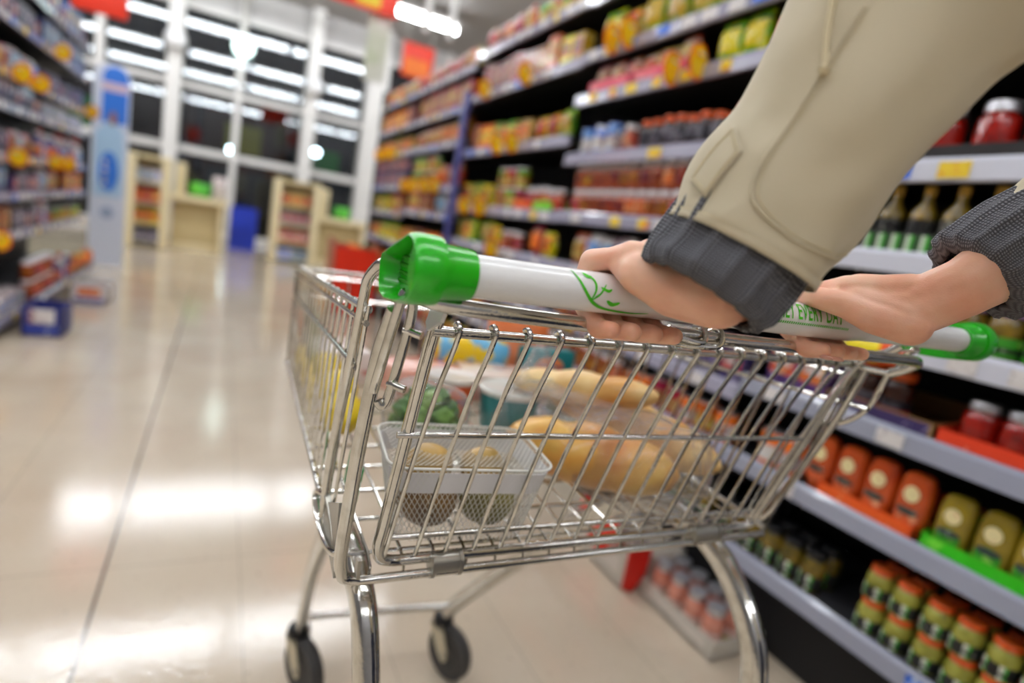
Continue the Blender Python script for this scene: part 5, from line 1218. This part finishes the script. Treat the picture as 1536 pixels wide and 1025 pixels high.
r_ = nt.nodes.new('ShaderNodeValToRGB'); r_.color_ramp.elements[0].color = lin((70, 70, 75)); r_.color_ramp.elements[1].color = lin((128, 128, 134)); r_.color_ramp.elements[1].position = .8; nt.links.new(mm.outputs[0], r_.inputs[0]); nt.links.new(r_.outputs[0], b_.inputs['Base Color'])
bp_ = nt.nodes.new('ShaderNodeBump'); bp_.inputs['Strength'].default_value = .8; bp_.inputs['Distance'].default_value = .001; nt.links.new(mm.outputs[0], bp_.inputs['Height']); nt.links.new(bp_.outputs[0], b_.inputs['Normal'])
class Tube:
    """a swept cloth surface: centre line, radius, folds"""
    def __init__(s, pts, rad, fold, seed, flat=1.0, tilt=0.):
        s.p = [V(q) for q in pts]; s.sp = smoothpath(s.p, 12); s.rad = rad; s.fold = fold; s.seed = seed; s.flat = flat; s.tilt = tilt
        s.T = [(s.sp[min(i+1, len(s.sp)-1)]-s.sp[max(i-1, 0)]).normalized() for i in range(len(s.sp))]
        n = s.T[0].cross(V((0, 1, 0))).normalized(); s.N = []
        for t in s.T: n = (n-t*n.dot(t)).normalized(); s.N.append(n)
    def __call__(s, u, v, off=0.):
        a = 2*PI*u; f_ = max(0, min(.9999, v))*(len(s.sp)-1); i = int(f_); t = f_-i; j = min(i+1, len(s.sp)-1)
        c = s.sp[i].lerp(s.sp[j], t); n = s.N[i].lerp(s.N[j], t).normalized(); T_ = s.T[i].lerp(s.T[j], t).normalized(); bn = T_.cross(n)
        if v < 0: c = c+T_*v*.3
        k_ = 0
        for q in range(len(s.rad)-1):
            if v <= s.rad[q+1][0] or q == len(s.rad)-2:
                w_ = (v-s.rad[q][0])/(s.rad[q+1][0]-s.rad[q][0]); k_ = s.rad[q][1]+(s.rad[q+1][1]-s.rad[q][1])*max(0, min(1, w_)); break
        r = k_+s.fold(a, v)+off
        c = c+T_*(s.tilt*math.cos(a)*max(0, 1-v*3))
        return c+n*math.cos(a)*r+bn*math.sin(a)*r*s.flat
def uvgrid(name, fn, nu, nv, m, par, solid=0., us=1., vs=1., u0=0., u1=1., v0=0., v1=1.):
    closed = (u1-u0) >= .999
    b = MB(); b.grid(lambda u, v: fn(u0+(u1-u0)*u, v0+(v1-v0)*v), nu, nv, wrapu=closed); o = b.build(name, m, par, world=True, ang=60)
    me = o.data; uv = me.uv_layers.new(name='UV')
    for pl in me.polygons:
        for li in pl.loop_indices:
            vi = me.loops[li].vertex_index; uu = (vi % nu)/(nu if closed else nu-1); vv = (vi//nu)/(nv-1)
            uv.data[li].uv = (uu*us, vv*vs)
        ids = [me.loops[l].vertex_index % nu for l in pl.loop_indices]
        if closed and 0 in ids and nu-1 in ids:
            for li in pl.loop_indices:
                if me.loops[li].vertex_index % nu == 0: uv.data[li].uv = (us, uv.data[li].uv[1])
    if solid: mo = o.modifiers.new('thick', 'SOLIDIFY'); mo.thickness = solid; mo.offset = -1
    return o
def foldsL(a, v):
    f_ = .0035*noise.noise(V((math.cos(a)*1.3, math.sin(a)*1.3, v*5+2)))+.0025*noise.noise(V((math.cos(a)*2.5+v*4, math.sin(a)*2.5, v*9)))
    f_ += .0022*math.sin(2*a+v*14+1.2)*math.exp(-((v-.25)/.16)**2)
    return f_
SL = Tube([(.2850, .2645, 1.0460), (.2925, .2600, 1.070), (.3075, .2520, 1.105), (.3225, .2410, 1.150), (.3370, .2290, 1.195), (.362, .200, 1.25), (.395, .13, 1.33), (.43, .04, 1.40), (.47, -.06, 1.43)],
          [(0, .0490), (.10, .0515), (.25, .0535), (.4, .0580), (.6, .067), (1, .085)], foldsL, 1, .97, 0)
sl = uvgrid('left_sleeve', SL, 90, 120, linen, PR, .0016); 
sl['label'] = 'beige jacket sleeve nearer the camera'
# hem, seams, strap and stitching of the left sleeve
uvgrid('sleeve_hem', lambda u, v: SL(u, v, .0012), 90, 4, linen, sl, .001, v0=-.012, v1=.016)
def line(S_, pts, nm, r=.0005, off=.0012, m=thread, par=None):
    b = MB(); q = smoothpath([V((p[0], p[1], 0)) for p in pts], 8); b.tube([S_(p.x, p.y, off) for p in q], r, 5); return part2(nm, b, m, par)
def part2(nm, b, m, par): return b.build(nm, m, par or PR, world=True)
def quadpatch(S_, q, nm, off, m, par, nu=14, nv=14):
    q = [V((a, b_, 0)) for a, b_ in q]
    b = MB(); b.grid(lambda u, v: S_(*(q[0].lerp(q[1], u).lerp(q[3].lerp(q[2], u), v))[:2], off), nu, nv); o = part2(nm, b, m, par)
    mo = o.modifiers.new('thick', 'SOLIDIFY'); mo.thickness = .0014; mo.offset = 0; return o
sq = [(-.03, .085), (.03, .060), (.042, .155), (-.008, .195)]
st = quadpatch(SL, sq, 'sleeve_strap', .0016, linen, sl)
for off_ in (.10, .0):
    c4 = V((sum(a for a, _ in sq)/4, sum(b_ for _, b_ in sq)/4, 0)); qq = [V((a, b_, 0)).lerp(c4, .12+off_) for a, b_ in sq]
    b = MB(); pts = []
    for i in range(4):
        for j in range(6): k2 = qq[i].lerp(qq[(i+1) % 4], j/6); pts.append(SL(k2.x, k2.y, .0026))
    b.tube(pts, .00035, 5, closed=True); part2('stitching', b, thread, st)
    if off_: continue
line(SL, [(.076, .40), (.078, .285), (.078, .21), (.085, .135), (.112, .088), (.175, .068), (.23, .066), (.32, .095), (.36, .13)], 'seam', .0009, .0008, linen, sl)
line(SL, [(.083, .40), (.085, .285), (.085, .21), (.092, .140), (.117, .098), (.175, .078), (.23, .076), (.32, .105), (.36, .14)], 'stitching', .00035, .0010, thread, sl)
line(SL, [(i/60, .018) for i in range(-8, 53)], 'stitching', .00035, .0010, thread, sl)
b = MB(); b.tube([SL(u, v, .002) for u, v in ((.02, .46), (.035, .40), (.055, .355), (.080, .318))], [.0016, .0016, .0016, .0016], 8); b.tube([SL(.080, .320, .0025), SL(.081, .316, .003), SL(.082, .310, .0025)], [.0018, .0034, .002], 10); part2('drawcord', b, thread, sl)
# right sleeve
def foldsR(a, v): return .003*noise.noise(V((math.cos(a)*1.5+5, math.sin(a)*1.5, v*6)))+.002*noise.noise(V((math.cos(a)*3, math.sin(a)*3, v*14)))
SR = Tube([(.5550, .2330, 1.0950), (.5790, .2180, 1.120), (.602, .200, 1.148), (.63, .165, 1.19), (.66, .10, 1.27), (.69, .02, 1.36), (.68, -.06, 1.43)], [(0, .0400), (.2, .046), (.5, .055), (1, .085)], foldsR, 2)
sr = uvgrid('right_sleeve', SR, 70, 90, linen, PR, .0016); sr['label'] = 'beige jacket sleeve farther from the camera'
# knitted cuffs
def rib(a, n, amp): return amp*(1-abs(math.sin(a*n/2))**6)
CL = Tube([(.2655, .2705, 1.0120), (.2715, .2690, 1.025), (.2805, .2650, 1.046), (.292, .260, 1.076)], [(0, .0400), (.06, .0450), (.2, .0475), (.7, .0475), (1, .045)], lambda a, v: rib(a, 16, -.0034)+.003*noise.noise(V((math.cos(a)*2, math.sin(a)*2, v*3))), 3, .97)
c_ = uvgrid('left_cuff', CL, 160, 30, knit, PR, .003, 14, 4); c_['label'] = 'dark grey knitted cuff nearer the camera'
CR = Tube([(.5215, .2490, 1.0560), (.5300, .2450, 1.0660), (.5450, .2370, 1.0820), (.563, .228, 1.101)], [(0, .0300), (.05, .0390), (.14, .0440), (.7, .0465), (1, .0445)], lambda a, v: rib(a, 16, -.0034)+.0025*noise.noise(V((math.cos(a)*2+9, math.sin(a)*2, v*3))), 4)
c_ = uvgrid('right_cuff', CR, 160, 30, knit, PR, .003, 14, 4); c_['label'] = 'folded dark grey knitted cuff farther from the camera'

# fingernails that show below the grip
for x, y, z in ((.4605, .3085, .9745), (.4795, .3115, .9735)):
    b = blob(.0048, .0062, .0016, 14, 8, 0, 1, 0); o = b.build('fingernail', nail, PR, world=True); o.location = (x, y, z-.0005); o.rotation_euler = (math.radians(-8), math.radians(18), 0)
# the rest of the shopper, outside the photo's frame
cx, cy = .575, -.13
TOR = Tube([(cx, cy, .80), (cx, cy, .95), (cx, cy-.005, 1.10), (cx, cy+.01, 1.25), (cx, cy+.01, 1.38), (cx, cy, 1.455), (cx, cy, 1.50)], [(0, .175), (.2, .165), (.45, .155), (.7, .175), (.85, .165), (.95, .085), (1, .06)], lambda a, v: .004*noise.noise(V((math.cos(a)*2, math.sin(a)*2, v*6))), 8, .68)
TOR.N = [V((1, 0, 0))]*len(TOR.N)
uvgrid('jacket_body', TOR, 60, 60, linen, PR, .003)
den = mat('dark denim', (44, 50, 70), .85, bump=(400, .3)); b = MB()
for s_ in (-1, 1): b.tube(smoothpath([(cx+s_*.07, cy, .88), (cx+s_*.085, cy+.01, .70), (cx+s_*.09, cy+.02, .48), (cx+s_*.092, cy, .26), (cx+s_*.095, cy-.01, .075)], 4), [.10+(.055-.10)*i/16 for i in range(17)], 20)
b.lathe([(.0, -.02), (.13, 0), (.15, .08), (.14, .16), (0, .17)], 24, c=(cx, cy, .78), sy=.7); part2('trousers', b, den, PR)
for s_ in (-1, 1):
    b = blob(.045, .13, .04, 24, 14, 0, 1, 0, 2.6); b.v = [(q[0]+cx+s_*.095, q[1]+cy+.045, q[2]+.0405) for q in b.v]; part2('shoe', b, blackp, PR)
b = MB(); b.tube([(cx, cy, 1.46), (cx, cy+.012, 1.54)], [.052, .05], 20)
hd = blob(.074, .092, .112, 36, 26, 0, 1, 0, 2.15); hd.v = [(q[0]*(1-.22*max(0, -q[2]/.112)**2)+cx, q[1]*(1-.1*max(0, -q[2]/.112))+cy+.03, q[2]+1.625) for q in hd.v]; b.add(hd.v, hd.f)
b.tube([(cx, cy+.118, 1.645), (cx, cy+.134, 1.612), (cx, cy+.118, 1.602)], [.008, .014, .008], 10)
for s_ in (-1, 1): b.tube([(cx+s_*.074, cy+.025, 1.595), (cx+s_*.082, cy+.02, 1.625), (cx+s_*.078, cy+.025, 1.645)], [.007, .013, .008], 8)
b.tube([(cx-.022, cy+.117, 1.575), (cx, cy+.121, 1.574), (cx+.022, cy+.117, 1.575)], [.003, .007, .003], 8); part2('head', b, skin, PR)
for s_ in (-1, 1):
    b = blob(.011, .008, .006, 14, 10, 0, 1, 0); b.v = [(q[0]+cx+s_*.03, q[1]+cy+.112, q[2]+1.64) for q in b.v]; part2('eye', b, whitep, PR)
b = blob(.083, .098, .112, 40, 26, .05, 30, 2, 2.1); b.v = [(q[0]+cx, q[1]+cy+.012+(-.03 if q[2] < .03 and q[1] > 0 else 0)*1.6, q[2]+1.645) for q in b.v]; part2('hair', b, mat('brown hair', (70, 46, 30), .6, bump=(300, .6)), PR)
# ------------------------------------------------------------------ world, camera, render look
w = bpy.data.worlds.new('World'); S.world = w; w.use_nodes = True
w.node_tree.nodes['Background'].inputs[0].default_value = (.01, .012, .02, 1); w.node_tree.nodes['Background'].inputs[1].default_value = 1
cd = bpy.data.cameras.new('camera'); co = bpy.data.objects.new('camera', cd); COL.objects.link(co); S.camera = co
F = 869.
roll = math.radians(9.8); pitch = math.atan(157.2/F)
h = V((math.cos(roll), math.sin(roll), 0)); v = V((-math.sin(roll), math.cos(roll), 0))
down = v*math.cos(pitch)+V((0, 0, math.sin(pitch))); fy = V((-431, -234, F)).normalized(); fy = (fy-down*fy.dot(down)).normalized()
rx = down.cross(fy)
if rx.dot(h) < 0: rx = -rx
R = Matrix((rx, fy, -down))        # rows: world axes in camera (x right, y down, z forward)
M_ = R @ Matrix(((1, 0, 0), (0, -1, 0), (0, 0, -1)))
co.matrix_world = Matrix.Translation((0, 0, 1.03)) @ M_.to_4x4()
cd.sensor_width = 36; cd.lens = 36*F/1536; cd.clip_start = .01; cd.clip_end = 200
cd.dof.use_dof = True; cd.dof.focus_distance = .44; cd.dof.aperture_fstop = 20.37/8.8; cd.dof.aperture_blades = 0
S.view_settings.view_transform = 'Standard'; S.view_settings.look = 'None'; S.view_settings.gamma = 1; S.view_settings.exposure = 0.2; S.view_settings.use_curve_mapping = False
S.cycles.use_denoising = True
S.cycles.max_bounces = 8; S.cycles.transparent_max_bounces = 24; S.cycles.sample_clamp_indirect = 6; S.cycles.caustics_reflective = False; S.cycles.caustics_refractive = False
